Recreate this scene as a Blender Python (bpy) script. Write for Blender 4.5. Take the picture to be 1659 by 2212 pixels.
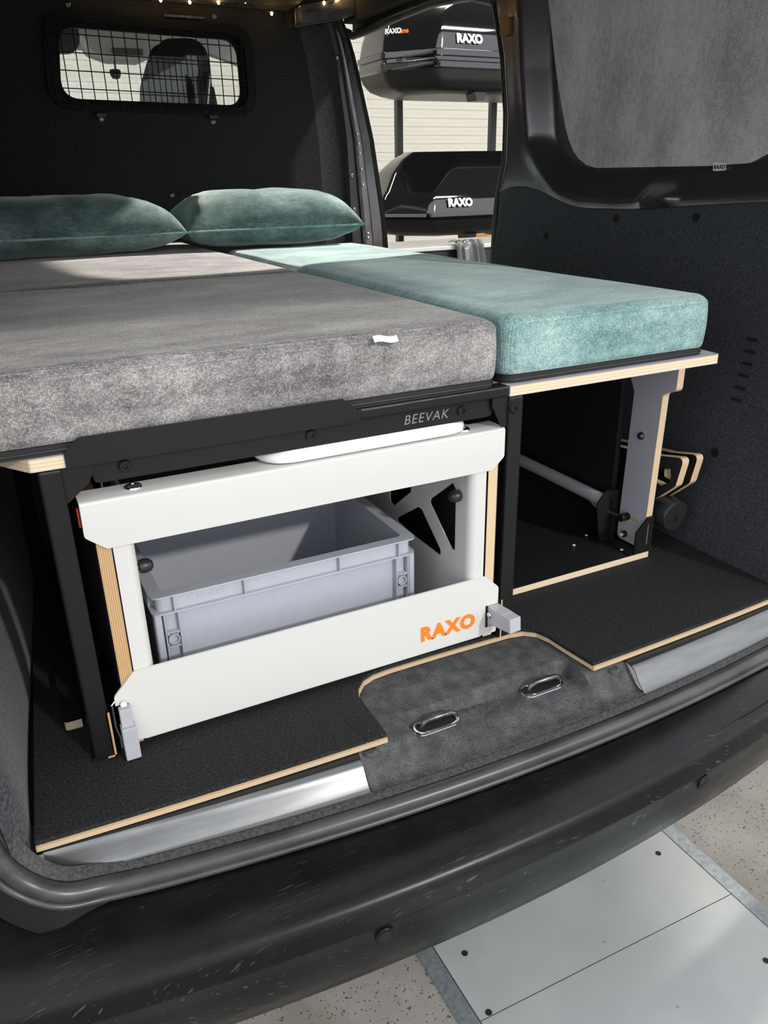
import bpy, bmesh, math, random
from mathutils import Vector, Matrix, noise
from mathutils.geometry import tessellate_polygon
random.seed(4)
for o in list(bpy.data.objects): bpy.data.objects.remove(o)
S = bpy.context.scene; COL = S.collection; PI = math.pi

# ------------------------------------------------------------------ camera
CAM = Vector((-0.0577, -0.8898, 0.6859)); YAW, PIT, ROL, FPX = 0.4612, 0.4031, -0.02, 1699.2
fw = Vector((math.sin(YAW)*math.cos(PIT), math.cos(YAW)*math.cos(PIT), -math.sin(PIT)))
rt = Vector((math.cos(YAW), -math.sin(YAW), 0)); up = rt.cross(fw)
rt2 = rt*math.cos(ROL)+up*math.sin(ROL); up2 = -rt*math.sin(ROL)+up*math.cos(ROL)
cd = bpy.data.cameras.new('camera'); cam = bpy.data.objects.new('camera', cd); COL.objects.link(cam)
cam.matrix_world = Matrix((( rt2.x, up2.x, -fw.x, CAM.x), (rt2.y, up2.y, -fw.y, CAM.y), (rt2.z, up2.z, -fw.z, CAM.z), (0, 0, 0, 1)))
cd.sensor_fit = 'VERTICAL'; cd.sensor_height = 36.0; cd.lens = 36.0*FPX/2212; cd.clip_start = .02; cd.clip_end = 200
S.camera = cam

# ------------------------------------------------------------------ sky, sun, exposure
w = bpy.data.worlds.new('sky'); S.world = w; w.use_nodes = True
bg = w.node_tree.nodes['Background']; bg.inputs[0].default_value = (.90, .945, 1.0, 1); bg.inputs[1].default_value = 1.4
sd = bpy.data.lights.new('sun', 'SUN'); sd.energy = 1.28; sd.angle = math.radians(2.2); sd.color = (1, .955, .89)
sun = bpy.data.objects.new('sun', sd); COL.objects.link(sun); sun.location = (3, -8, 6)
sun.rotation_euler = Vector((-.351, 1, -.54)).to_track_quat('-Z', 'Y').to_euler()
S.view_settings.view_transform = 'Standard'; S.view_settings.look = 'None'
S.view_settings.exposure = 0.32; S.view_settings.gamma = 1.0; S.view_settings.use_curve_mapping = False

# ------------------------------------------------------------------ materials
def _nt(name):
    m = bpy.data.materials.new(name); m.use_nodes = True; nt = m.node_tree
    return m, nt, nt.nodes['Principled BSDF'], nt.nodes.new, nt.links.new
def _coord(nt, stretch=(1, 1, 1), rot=(0, 0, 0)):
    tc = nt.nodes.new('ShaderNodeTexCoord'); mp = nt.nodes.new('ShaderNodeMapping')
    mp.inputs['Scale'].default_value = stretch; mp.inputs['Rotation'].default_value = rot
    nt.links.new(tc.outputs['Object'], mp.inputs[0]); return mp.outputs[0]
def _noise(nt, vec, scale, detail=3, rough=.55):
    n = nt.nodes.new('ShaderNodeTexNoise'); n.inputs['Scale'].default_value = scale; n.inputs['Detail'].default_value = detail
    n.inputs['Roughness'].default_value = rough; nt.links.new(vec, n.inputs['Vector']); return n.outputs['Fac']
def _ramp(nt, fac, stops):
    r = nt.nodes.new('ShaderNodeValToRGB'); e = r.color_ramp.elements
    while len(e) < len(stops): e.new(.5)
    for k, (p, c) in enumerate(stops): e[k].position = p; e[k].color = (*c, 1) if len(c) == 3 else c
    nt.links.new(fac, r.inputs[0]); return r.outputs[0]
def _mix(nt, fac, a, b, mode='MIX'):
    m = nt.nodes.new('ShaderNodeMix'); m.data_type = 'RGBA'; m.blend_type = mode
    for s, v in ((m.inputs[0], fac), (m.inputs[6], a), (m.inputs[7], b)):
        if isinstance(v, (int, float)): s.default_value = v
        elif isinstance(v, tuple): s.default_value = (*v, 1)
        else: nt.links.new(v, s)
    return m.outputs[2]
def _math(nt, op, a, b=None):
    m = nt.nodes.new('ShaderNodeMath'); m.operation = op
    for s, v in ((m.inputs[0], a), (m.inputs[1], b)):
        if v is None: continue
        if isinstance(v, (int, float)): s.default_value = v
        else: nt.links.new(v, s)
    return m.outputs[0]
def _bump(nt, bs, h, strength, dist=.002):
    b = nt.nodes.new('ShaderNodeBump'); b.inputs['Strength'].default_value = strength; b.inputs['Distance'].default_value = dist
    nt.links.new(h, b.inputs['Height']); nt.links.new(b.outputs[0], bs.inputs['Normal'])

def M(name, c1, c2=None, rough=.5, metal=0, sc=40, detail=3, stretch=(1, 1, 1), lo=.35, hi=.65, bump=0, bsc=300, bdist=.001,
      speck=None, sheen=0, coat=0, spec=.5, rough2=None, trans=0, alpha=1, emit=None):
    m, nt, bs, new, ln = _nt(name)
    bs.inputs['Roughness'].default_value = rough; bs.inputs['Metallic'].default_value = metal
    bs.inputs['Specular IOR Level'].default_value = spec; bs.inputs['Sheen Weight'].default_value = sheen
    bs.inputs['Coat Weight'].default_value = coat; bs.inputs['Coat Roughness'].default_value = .05
    bs.inputs['Transmission Weight'].default_value = trans; bs.inputs['Alpha'].default_value = alpha
    bs.inputs['Base Color'].default_value = (*c1, 1)
    vec = _coord(nt, stretch)
    col = None
    if c2 is not None:
        f = _noise(nt, vec, sc, detail); col = _ramp(nt, f, [(lo, c1), (hi, c2)])
        if rough2 is not None:
            rr = _ramp(nt, f, [(lo, (rough,)*3), (hi, (rough2,)*3)]); ln(rr, bs.inputs['Roughness'])
    if speck:
        sc_c, sc_s, th = speck
        f2 = _noise(nt, _coord(nt), sc_s, 1); k = _ramp(nt, f2, [(th, (0, 0, 0)), (min(th+.04, 1), (1, 1, 1))])
        col = _mix(nt, k, col if col is not None else c1, sc_c)
    if col is not None: ln(col, bs.inputs['Base Color'])
    if bump: _bump(nt, bs, _noise(nt, _coord(nt), bsc, 2), bump, bdist)
    if emit: bs.inputs['Emission Color'].default_value = (*emit[0], 1); bs.inputs['Emission Strength'].default_value = emit[1]
    return m

def fabric(name, dark, mid, light, cells=430, big=10, stretch=(.5, 1, .4), sheen=.35, stint=(1, 1, 1), bump=.55):
    m, nt, bs, new, ln = _nt(name)
    bs.inputs['Roughness'].default_value = .85; bs.inputs['Specular IOR Level'].default_value = .2
    bs.inputs['Sheen Weight'].default_value = sheen; bs.inputs['Sheen Roughness'].default_value = .4
    bs.inputs['Sheen Tint'].default_value = (*stint, 1)
    v = new('ShaderNodeTexVoronoi'); v.inputs['Scale'].default_value = cells; v.inputs['Randomness'].default_value = .35
    ln(_coord(nt, (1, 1, 1.25)), v.inputs['Vector'])
    sep = new('ShaderNodeSeparateColor'); ln(v.outputs['Color'], sep.inputs[0])
    b1 = _noise(nt, _coord(nt, stretch), big, 6, .62); b2 = _noise(nt, _coord(nt, (.35, 1, .6)), 150, 3)
    f = _math(nt, 'ADD', _math(nt, 'MULTIPLY', b1, .62), _math(nt, 'ADD', _math(nt, 'MULTIPLY', sep.outputs[0], .13), _math(nt, 'MULTIPLY', b2, .25)))
    col = _ramp(nt, f, [(.36, dark), (.51, mid), (.66, light)])
    gap = _ramp(nt, v.outputs['Distance'], [(.30, (1, 1, 1)), (.72, (.45, .45, .45))])
    ln(_mix(nt, 1.0, col, gap, 'MULTIPLY'), bs.inputs['Base Color'])
    _bump(nt, bs, _math(nt, 'SUBTRACT', 1.0, v.outputs['Distance']), bump, .0012)
    return m

def ply_mat(name, axis, period=.0030, c1=(.76, .59, .40), c2=(.42, .26, .13)):
    m, nt, bs, new, ln = _nt(name); bs.inputs['Roughness'].default_value = .6
    tc = new('ShaderNodeTexCoord'); sx = new('ShaderNodeSeparateXYZ'); ln(tc.outputs['Object'], sx.inputs[0])
    wv = _math(nt, 'FRACT', _math(nt, 'DIVIDE', sx.outputs['XYZ'.index(axis)], period))
    st = {'X': (1, .05, .05), 'Y': (.05, 1, .05), 'Z': (.05, .05, 1)}[axis]
    g = _noise(nt, _coord(nt, st), 900, 2)
    layer = _ramp(nt, wv, [(.0, c1), (.45, c1), (.52, c2), (.85, tuple((a+b)/2 for a, b in zip(c1, c2))), (1, c1)])
    ln(_mix(nt, _math(nt, 'MULTIPLY', g, .5), layer, c1), bs.inputs['Base Color'])
    return m
def scratched(name, base, light, rough=.30, spec=.5):
    m, nt, bs, new, ln = _nt(name); bs.inputs['Specular IOR Level'].default_value = spec
    acc = None
    for k, (ang, sc, th) in enumerate(((.4, 60, .715), (-.5, 66, .72), (1.5, 54, .72), (2.4, 72, .72))):
        f = _noise(nt, _coord(nt, (.45, 16, 1.0), (0, 0, ang)), sc, 1); r = _ramp(nt, f, [(th, (0, 0, 0)), (th+.03, (1, 1, 1))])
        acc = r if acc is None else _mix(nt, 1.0, acc, r, 'LIGHTEN')
    acc = _mix(nt, 1.0, acc, _ramp(nt, _noise(nt, _coord(nt), 9, 3), [(.42, (.1, .1, .1)), (.6, (1, 1, 1))]), 'MULTIPLY')
    dirt = _ramp(nt, _noise(nt, _coord(nt), 14, 5), [(.4, base), (.72, tuple(b*1.3+.002 for b in base))])
    ln(_mix(nt, _math(nt, 'MULTIPLY', acc, .6), dirt, light), bs.inputs['Base Color'])
    rr = _ramp(nt, _noise(nt, _coord(nt), 30, 4), [(.3, (rough-.02,)*3), (.7, (rough+.04,)*3)]); ln(rr, bs.inputs['Roughness'])
    _bump(nt, bs, _noise(nt, _coord(nt), 1400, 1), .12, .0005)
    return m

K = {}
K['carpet'] = M('grey_felt_carpet', (.014, .0145, .016), (.074, .077, .086), .95, sc=210, detail=8, bump=.8, bsc=500, spec=.1, sheen=.15)
K['carpet_r'] = M('dark_felt_carpet', (.026, .027, .030), (.070, .073, .081), .95, sc=300, detail=6, bump=.5, bsc=700, spec=.1, sheen=.1)
K['carpet_d'] = M('black_felt_carpet', (.014, .0135, .0135), (.034, .033, .033), .95, sc=200, detail=5, bump=.6, bsc=500, spec=.1, sheen=.08)
K['mat'] = M('black_rubber_mat', (.007, .007, .0075), (.030, .029, .030), .85, sc=330, detail=6, bump=.9, bsc=450, spec=.25, speck=((.22, .22, .23), 520, .72))
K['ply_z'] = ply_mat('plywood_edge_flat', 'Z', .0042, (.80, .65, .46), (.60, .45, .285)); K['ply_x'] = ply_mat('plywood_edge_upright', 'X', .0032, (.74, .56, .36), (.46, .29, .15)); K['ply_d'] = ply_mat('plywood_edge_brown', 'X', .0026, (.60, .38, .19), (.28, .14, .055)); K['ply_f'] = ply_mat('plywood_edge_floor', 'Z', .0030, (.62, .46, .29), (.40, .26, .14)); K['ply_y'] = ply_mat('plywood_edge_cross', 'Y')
K['lam'] = M('grey_laminate', (.47, .455, .505), (.49, .475, .525), .42, sc=300)
K['film'] = M('black_film', (.008, .008, .009), (.013, .013, .014), .45, sc=300, bump=.25, bsc=900)
K['film_hex'] = M('black_antislip_film', (.008, .008, .009), (.016, .016, .017), .4, sc=500, bump=.8, bsc=700)
K['black'] = M('black_powder_coat', (.007, .007, .007), (.010, .0098, .0095), .42, sc=800, spec=.3, bump=.06, bsc=1500)
K['white'] = M('white_powder_coat', (.645, .635, .61), None, .38, bump=.02, bsc=1500)
K['white_pl'] = M('white_plastic', (.80, .785, .77), None, .25)
K['greypl'] = M('grey_plastic', (.42, .435, .485), (.435, .45, .50), .42, sc=60)
K['latch'] = M('light_grey_plastic', (.42, .43, .46), None, .45)
K['chrome'] = M('polished_steel', (.75, .76, .78), None, .12, 1)
K['steel'] = M('worn_painted_steel', (.17, .171, .173), (.21, .211, .213), .32, .8, sc=90, detail=5, stretch=(.15, 1, 1))
K['darksteel'] = M('dark_steel', (.09, .085, .08), (.2, .19, .18), .3, .9, sc=60)
K['grain'] = M('grained_black_plastic', (.052, .052, .054), (.12, .121, .124), .6, sc=45, detail=10, lo=.36, hi=.72, bump=1.0, bsc=480, bdist=.002, spec=.35, speck=((.028, .028, .029), 460, .62))
K['bumper'] = scratched('scratched_bumper_plastic', (.0045, .0045, .005), (.09, .094, .10), .27, .24)
K['rubber'] = M('weather_rubber', (.028, .028, .030), (.07, .068, .064), .34, sc=30, detail=5, stretch=(.3, 1, 1))
K['ribrub'] = M('ribbed_rubber', (.02, .02, .02), (.06, .057, .052), .6, sc=260, detail=2, bump=.6, bsc=420)
K['grey_fab'] = fabric('grey_chenille', (.165, .155, .152), (.375, .356, .35), (.66, .635, .625), stint=(1, .96, .92), sheen=.45)
K['teal_fab'] = fabric('teal_chenille', (.14, .27, .268), (.30, .485, .47), (.56, .73, .70), stint=(.9, 1, .98), sheen=.6)
K['velvet'] = fabric('teal_velvet', (.075, .125, .12), (.165, .25, .235), (.35, .47, .44), cells=900, big=11, stretch=(1, 1, 1), sheen=.5, stint=(.85, 1, .97), bump=.25)
K['screen_fab'] = fabric('grey_screen_fabric', (.36, .33, .33), (.62, .575, .575), (.82, .77, .765), cells=420, big=7, stretch=(1, 1, .45), sheen=.4)
K['zip'] = M('black_zip_tape', (.008, .008, .008), None, .6, bump=.6, bsc=900)
K['tag'] = M('white_woven_tag', (.72, .72, .71), None, .8)
K['ink'] = M('black_print', (.01, .01, .01), None, .7)
K['orange'] = M('orange_print', (.95, .21, .012), None, .5)
K['wprint'] = M('white_print', (.86, .86, .84), None, .5)
K['redplug'] = M('red_plastic_clip', (.75, .07, .015), None, .4)
K['gloss'] = M('gloss_black_shell', (.006, .006, .007), None, .08, coat=1, spec=.6)
K['matte_shell'] = M('matte_black_shell', (.018, .018, .019), None, .38)
K['paint'] = M('dark_body_paint', (.19, .163, .172), (.20, .172, .182), .27, metal=.85, sc=900, spec=.6, coat=.25)
K['trim'] = M('black_trim', (.010, .010, .011), None, .45)
K['pillar'] = M('grey_pillar_metal', (.12, .11, .11), (.2, .185, .18), .3, .6, sc=20, detail=4)
K['conc_l'] = M('speckled_concrete', (.22, .205, .18), (.34, .32, .29), .8, sc=7, detail=6, speck=((.05, .048, .045), 210, .66), bump=.25, bsc=150)
K['plate'] = M('grey_painted_plate', (.36, .38, .378), (.43, .45, .445), .38, metal=.1, sc=5, detail=6, speck=((.22, .22, .21), 60, .78))
K['edge'] = M('galvanised_edging', (.20, .22, .24), (.30, .33, .355), .4, .4, sc=90, detail=5)
K['slat'] = M('white_slat', (.80, .79, .73), None, .5)
K['post'] = M('anthracite_post', (.05, .05, .052), None, .4)
K['cab_light'] = M('pale_headliner', (.60, .61, .59), None, .9)
K['cab_grey'] = M('grey_cab_plastic', (.11, .115, .115), None, .6)
K['seat'] = M('black_seat_cloth', (.010, .010, .011), (.018, .018, .018), .9, sc=300)
K['ceil'] = M('hall_ceiling', (.16, .16, .16), None, .9)
K['lampd'] = M('lamp_diffuser', (1, 1, 1), None, .5, emit=((1, .93, .82), 30))
K['bulb'] = M('warm_bulb', (1, .8, .5), None, .5, emit=((1, .62, .22), 55))
K['wire'] = M('dark_wire', (.005, .005, .005), None, .6, spec=.2)
K['film_bag'] = M('clear_grey_film', (.20, .20, .205), None, .2, alpha=.8, coat=.8)
K['card'] = M('orange_carton', (.72, .36, .08), None, .7)
K['tube_d'] = M('grey_stencil', (.24, .235, .26), None, .5)
K['tube'] = M('grey_tube', (.5, .49, .5), None, .45)
def pane_glass(name):
    m, nt, bs, new, ln = _nt(name); out = nt.nodes['Material Output']
    tr = new('ShaderNodeBsdfTransparent'); tr.inputs[0].default_value = (.93, .95, .94, 1); gl = new('ShaderNodeBsdfGlossy'); gl.inputs['Roughness'].default_value = .02
    fr = new('ShaderNodeFresnel'); fr.inputs[0].default_value = 1.45; mx = new('ShaderNodeMixShader')
    ln(fr.outputs[0], mx.inputs[0]); ln(tr.outputs[0], mx.inputs[1]); ln(gl.outputs[0], mx.inputs[2]); ln(mx.outputs[0], out.inputs[0]); return m
K['glass'] = pane_glass('window_glass')
K['frame'] = M('black_window_frame', (.006, .006, .006), None, .6, spec=.15)
K['dark'] = M('dark_recess', (.004, .004, .004), None, .8)
K['amber'] = M('amber_lamp_cover', (.16, .085, .03), None, .3)

# ------------------------------------------------------------------ builders
def link(o, parent=None):
    COL.objects.link(o)
    if parent is not None:
        o.parent = parent
        if parent.type == 'EMPTY': o.location = -parent.location
    return o
def tag(o, label, cat, group=None):
    o['label'] = label; o['category'] = cat
    if group: o['group'] = group
    return o
def thing(name, label, cat, loc, group=None):
    o = bpy.data.objects.new(name, None); o.empty_display_size = .05; COL.objects.link(o); o.location = loc
    return tag(o, label, cat, group)
def struct(o): o['kind'] = 'structure'; return o

class MB:
    def __init__(s): s.v = []; s.f = []; s.m = []
    def add(s, vs, fs, mi=0):
        b = len(s.v); s.v += [tuple(v) for v in vs]; s.f += [tuple(b+i for i in f) for f in fs]
        s.m += (mi if isinstance(mi, list) else [mi]*len(fs)); return s
    def box(s, a, b, mi=0):
        (x0, y0, z0), (x1, y1, z1) = a, b
        v = [(x, y, z) for x in (x0, x1) for y in (y0, y1) for z in (z0, z1)]
        return s.add(v, [(0, 1, 3, 2), (4, 6, 7, 5), (0, 4, 5, 1), (2, 3, 7, 6), (0, 2, 6, 4), (1, 5, 7, 3)], mi)
    def prism(s, loops, w0, w1, plane='xy', cap=0, side=0):
        mp = {'xy': lambda u, v, w: (u, v, w), 'xz': lambda u, v, w: (u, w, v), 'yz': lambda u, v, w: (w, u, v)}[plane]
        if not isinstance(loops[0][0], (tuple, list)): loops = [loops]
        tris = tessellate_polygon([[Vector((p[0], p[1], 0)) for p in l] for l in loops])
        flat = [p for l in loops for p in l]; n = len(flat); b = len(s.v)
        s.v += [mp(p[0], p[1], w0) for p in flat] + [mp(p[0], p[1], w1) for p in flat]
        for t in tris:
            s.f += [tuple(b+i for i in t), tuple(b+n+i for i in reversed(t))]; s.m += [cap, cap]
        k = 0
        for l in loops:
            L = len(l)
            for i in range(L):
                j = (i+1) % L; s.f.append((b+k+i, b+k+j, b+n+k+j, b+n+k+i)); s.m.append(side)
            k += L
        return s
    def tube(s, pts, r, n=8, mi=0, closed=False, caps=True):
        pts = [Vector(p) for p in pts]; N = len(pts); b = len(s.v); prev = None
        for i, p in enumerate(pts):
            a = pts[(i-1) % N] if closed or i > 0 else p; c = pts[(i+1) % N] if closed or i < N-1 else p
            t = (c-a).normalized()
            if prev is None:
                u = t.cross(Vector((0, 0, 1)));
                if u.length < .1: u = t.cross(Vector((1, 0, 0)))
            else: u = prev-t*prev.dot(t)
            u.normalize(); prev = u; q = t.cross(u); rr = r[i] if isinstance(r, (list, tuple)) else r
            for k in range(n):
                a2 = 2*PI*k/n; s.v.append(tuple(p+u*math.cos(a2)*rr+q*math.sin(a2)*rr))
        for i in range(N if closed else N-1):
            j = (i+1) % N
            for k in range(n):
                l = (k+1) % n; s.f.append((b+i*n+k, b+i*n+l, b+j*n+l, b+j*n+k)); s.m.append(mi)
        if caps and not closed:
            s.f += [tuple(b+k for k in reversed(range(n))), tuple(b+(N-1)*n+k for k in range(n))]; s.m += [mi, mi]
        return s
    def lathe(s, prof, c, axis, n=16, mi=0):
        ax = Vector(axis).normalized(); u = ax.cross(Vector((0, 0, 1)))
        if u.length < .1: u = ax.cross(Vector((1, 0, 0)))
        u.normalize(); q = ax.cross(u); c = Vector(c); b = len(s.v); N = len(prof)
        for r, h in prof:
            for k in range(n):
                a = 2*PI*k/n; s.v.append(tuple(c+ax*h+u*math.cos(a)*r+q*math.sin(a)*r))
        for i in range(N-1):
            for k in range(n):
                l = (k+1) % n; s.f.append((b+i*n+k, b+i*n+l, b+(i+1)*n+l, b+(i+1)*n+k)); s.m.append(mi)
        s.f += [tuple(b+k for k in range(n)), tuple(b+(N-1)*n+k for k in range(n))]; s.m += [mi, mi]
        return s
    def grid(s, P, mi=0, closed_u=False):
        nu, nv = len(P), len(P[0]); b = len(s.v)
        for row in P: s.v += [tuple(p) for p in row]
        for i in range(nu if closed_u else nu-1):
            for j in range(nv-1):
                a = (i+1) % nu; s.f.append((b+i*nv+j, b+a*nv+j, b+a*nv+j+1, b+i*nv+j+1)); s.m.append(mi)
        return s
    def build(s, name, mats, parent=None, smooth=False, bevel=0, seg=2, angle=40, label=None):
        me = bpy.data.meshes.new(name); me.from_pydata(s.v, [], s.f)
        mats = mats if isinstance(mats, (list, tuple)) else [mats]
        for m in mats: me.materials.append(K[m] if isinstance(m, str) else m)
        for p, mi in zip(me.polygons, s.m): p.material_index = mi
        bm = bmesh.new(); bm.from_mesh(me)
        if bevel:
            bmesh.ops.remove_doubles(bm, verts=bm.verts, dist=1e-6)
            bmesh.ops.dissolve_limit(bm, angle_limit=.005, verts=bm.verts, edges=bm.edges)
            es = [e for e in bm.edges if len(e.link_faces) == 2 and e.calc_face_angle(0) > math.radians(angle)]
            bmesh.ops.bevel(bm, geom=es, offset=bevel, segments=seg, affect='EDGES', profile=.5, clamp_overlap=True)
        bmesh.ops.recalc_face_normals(bm, faces=bm.faces)
        if smooth:
            for f in bm.faces: f.smooth = True
            for e in bm.edges:
                if len(e.link_faces) == 2 and e.calc_face_angle(0) > math.radians(50): e.smooth = False
        bm.to_mesh(me); bm.free()
        o = bpy.data.objects.new(name, me); link(o, parent)
        if label: o['label'] = label
        return o
def fillet(pts, r, seg=5):
    out = []; n = len(pts)
    for i, p in enumerate(pts):
        rad = p[2] if len(p) > 2 else r
        P = Vector(p[:2]); A = Vector(pts[i-1][:2]); B = Vector(pts[(i+1) % n][:2])
        if rad <= 0: out.append(tuple(P)); continue
        a = (A-P); b = (B-P); th = a.angle(b)
        d = min(rad/math.tan(th/2), a.length*.49, b.length*.49); a.normalize(); b.normalize()
        p0 = P+a*d; p1 = P+b*d
        for k in range(seg+1):
            t = k/seg; q = p0*(1-t)**2+P*2*t*(1-t)+p1*t*t; out.append(tuple(q))
    return out
def rrect(u0, u1, v0, v1, r, seg=5): return fillet([(u0, v0), (u1, v0), (u1, v1), (u0, v1)], r, seg)
def box(name, a, b, mats, parent=None, bevel=.001, seg=2, label=None): return MB().box(a, b).build(name, mats, parent, bevel=bevel, seg=seg, label=label)
def text_mesh(name, body, size, mats, parent, M4, depth=.0004, offset=0, shear=0, space=1.0, label=None):
    c = bpy.data.curves.new(name, 'FONT'); c.body = body; c.size = size; c.extrude = depth; c.offset = offset; c.shear = shear
    c.space_character = space; c.align_x = 'CENTER'; c.align_y = 'CENTER'; c.resolution_u = 4
    o = bpy.data.objects.new(name, c); COL.objects.link(o); dg = bpy.context.evaluated_depsgraph_get(); dg.update()
    me = bpy.data.meshes.new_from_object(o.evaluated_get(dg)); bpy.data.objects.remove(o)
    me.transform(M4); me.materials.clear(); me.materials.append(K[mats]); me.name = name
    o = bpy.data.objects.new(name, me); link(o, parent)
    if label: o['label'] = label
    return o
def face_mat(origin, ux, uy):
    ux = Vector(ux).normalized(); uy = Vector(uy).normalized(); n = ux.cross(uy)
    return Matrix(((ux.x, uy.x, n.x, origin[0]), (ux.y, uy.y, n.y, origin[1]), (ux.z, uy.z, n.z, origin[2]), (0, 0, 0, 1)))
def copies(proto, positions, parent, base=(0, 0, 0)):
    """copies of a one-mesh part whose mesh is centred on the origin"""
    off = Vector((0, 0, 0))
    if parent is not None and parent.type == 'EMPTY': off = -parent.location
    for k, p in enumerate(positions):
        o = proto if k == 0 else proto.copy()
        if k: COL.objects.link(o); o.parent = parent
        o.location = off+Vector(p)
def sm(a, b, x):
    t = max(0, min(1, (x-a)/(b-a))); return t*t*(3-2*t)
def lerp(a, b, t): return a+(b-a)*t
def pl(pts, x):
    if x <= pts[0][0]: return pts[0][1]
    for (a, va), (b, vb) in zip(pts, pts[1:]):
        if x <= b: return va+(vb-va)*(x-a)/(b-a)
    return pts[-1][1]
def lin(a, b, n): return [a+(b-a)*i/(n-1) for i in range(n)]

# ================================================================== HALL (showroom)
GZ = -.55
g = MB(); g.prism([(-9, -14), (14, -14), (14, 9), (-9, 9)], GZ-.1, GZ, 'xy').build('floor', 'conc_l'); gr = bpy.data.objects['floor']; struct(gr)
# recessed drain channel covered with plates, edged by galvanised strips
for x0, x1 in ((.402, .431), (.975, 1.006)):
    o = box('edging_strip', (x0, -9, GZ-.01), (x1, 6, GZ+.004), 'edge', gr, .001)
pm = []
for k in range(6):
    y1 = -.218+.62*1-.62*k-.002; y0 = y1-.616; sx = -.012
    o = MB().prism([(.434, y0+.008), (.972, y0-.006), (.972, y1-.006), (.434, y1+.008)], GZ-.01, GZ+.0045).build('floor_plate', 'plate', gr, bevel=.0012)
h = MB().lathe([(.0055, 0), (.0055, .0006)], (0, 0, 0), (0, 0, 1), 12).build('plate_hole', 'dark', gr)
copies(h, [(.474, -.098, GZ+.0046), (.925, -.091, GZ+.0046), (.917, -.346, GZ+.0046), (.452, -.204, GZ+.0046)], gr)
wb = struct(box('wall_back', (-6, 7.0, GZ), (12, 7.2, 3.4), 'slat', None, 0))
me = None; z = GZ+.02
while z < 3.35:
    if me is None:
        s0 = MB().prism([(0, .001), (0, .079), (.005, .0785), (.008, .076), (.008, .042), (.0055, .040), (.0055, .037), (.008, .035), (.008, .005), (.005, .0015)], -6, 12, 'yz')
        # slat profile: y runs toward the viewer
        s0.v = [(x, -y, zz) for x, y, zz in s0.v]
        o = s0.build('slat', 'slat', wb); me = o
    else:
        o = me.copy(); COL.objects.link(o); o.parent = wb
    o.location = (0, 7.0, z); z += .08
struct(box('wall_right', (11.9, 1, GZ), (12.1, 7.2, 3.4), 'cab_light', None, 0))
struct(box('wall_left', (-6.1, 2, GZ), (-5.9, 7.2, 3.4), 'cab_light', None, 0))
struct(box('ceiling', (-6, .6, 3.4), (12, 7.2, 3.5), 'ceil', None, 0))
# ceiling lamps of the hall
lamp0 = None
for i, (x, y) in enumerate([(3.6, 1.35), (6.5, 1.35), (9.2, 1.35), (3.6, 4.6), (6.5, 4.6), (9.2, 4.6), (0.4, 4.6), (-3, 4.6), (-3, 1.35)]):
    t = thing('ceiling_lamp', 'long bright ceiling lamp hanging over the showroom floor', 'lamp', (x, y, 3.3), 'ceiling lamps of the hall')
    if i == 0:
        b = MB().box((-.75, -.16, .02), (.75, .16, .10)).build('housing', 'post', None, bevel=.01); d = MB().box((-.72, -.13, .0), (.72, .13, .02)).build('diffuser', 'lampd', None)
        b.parent = t; d.parent = t; b.location = d.location = (0, 0, 0); lamp0 = (b, d)
    else:
        for p in lamp0: c = p.copy(); COL.objects.link(c); c.parent = t

# one track spotlight aimed at the van through the sliding door opening
tsp = thing('track_spotlight', 'white track spotlight under the ceiling aimed at the sliding door', 'spotlight', (5.2, 1.87, 3.3))
MB().lathe([(.04, 0), (.055, .01), (.06, .16), (.052, .165), (.05, .12)], (5.2+.14, 1.87+.02, 3.3+.07), Vector((-4.2, -.47, -2.5)), 20).build('housing', 'cab_light', tsp, smooth=True)
MB().tube([(5.3, 1.885, 3.36), (5.3, 1.885, 3.40)], .012, 8).build('stem', 'cab_light', tsp)
ld = bpy.data.lights.new('spot_beam', 'SPOT'); ld.energy = 3300; ld.spot_size = math.radians(21); ld.spot_blend = .25; ld.shadow_soft_size = .06; ld.color = (1, .95, .88)
lo_ = bpy.data.objects.new('spot_beam', ld); COL.objects.link(lo_); lo_.parent = tsp
lo_.location = (0, 0, 0); lo_.rotation_euler = Vector((-4.2, -.47, -2.5)).to_track_quat('-Z', 'Y').to_euler()

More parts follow.
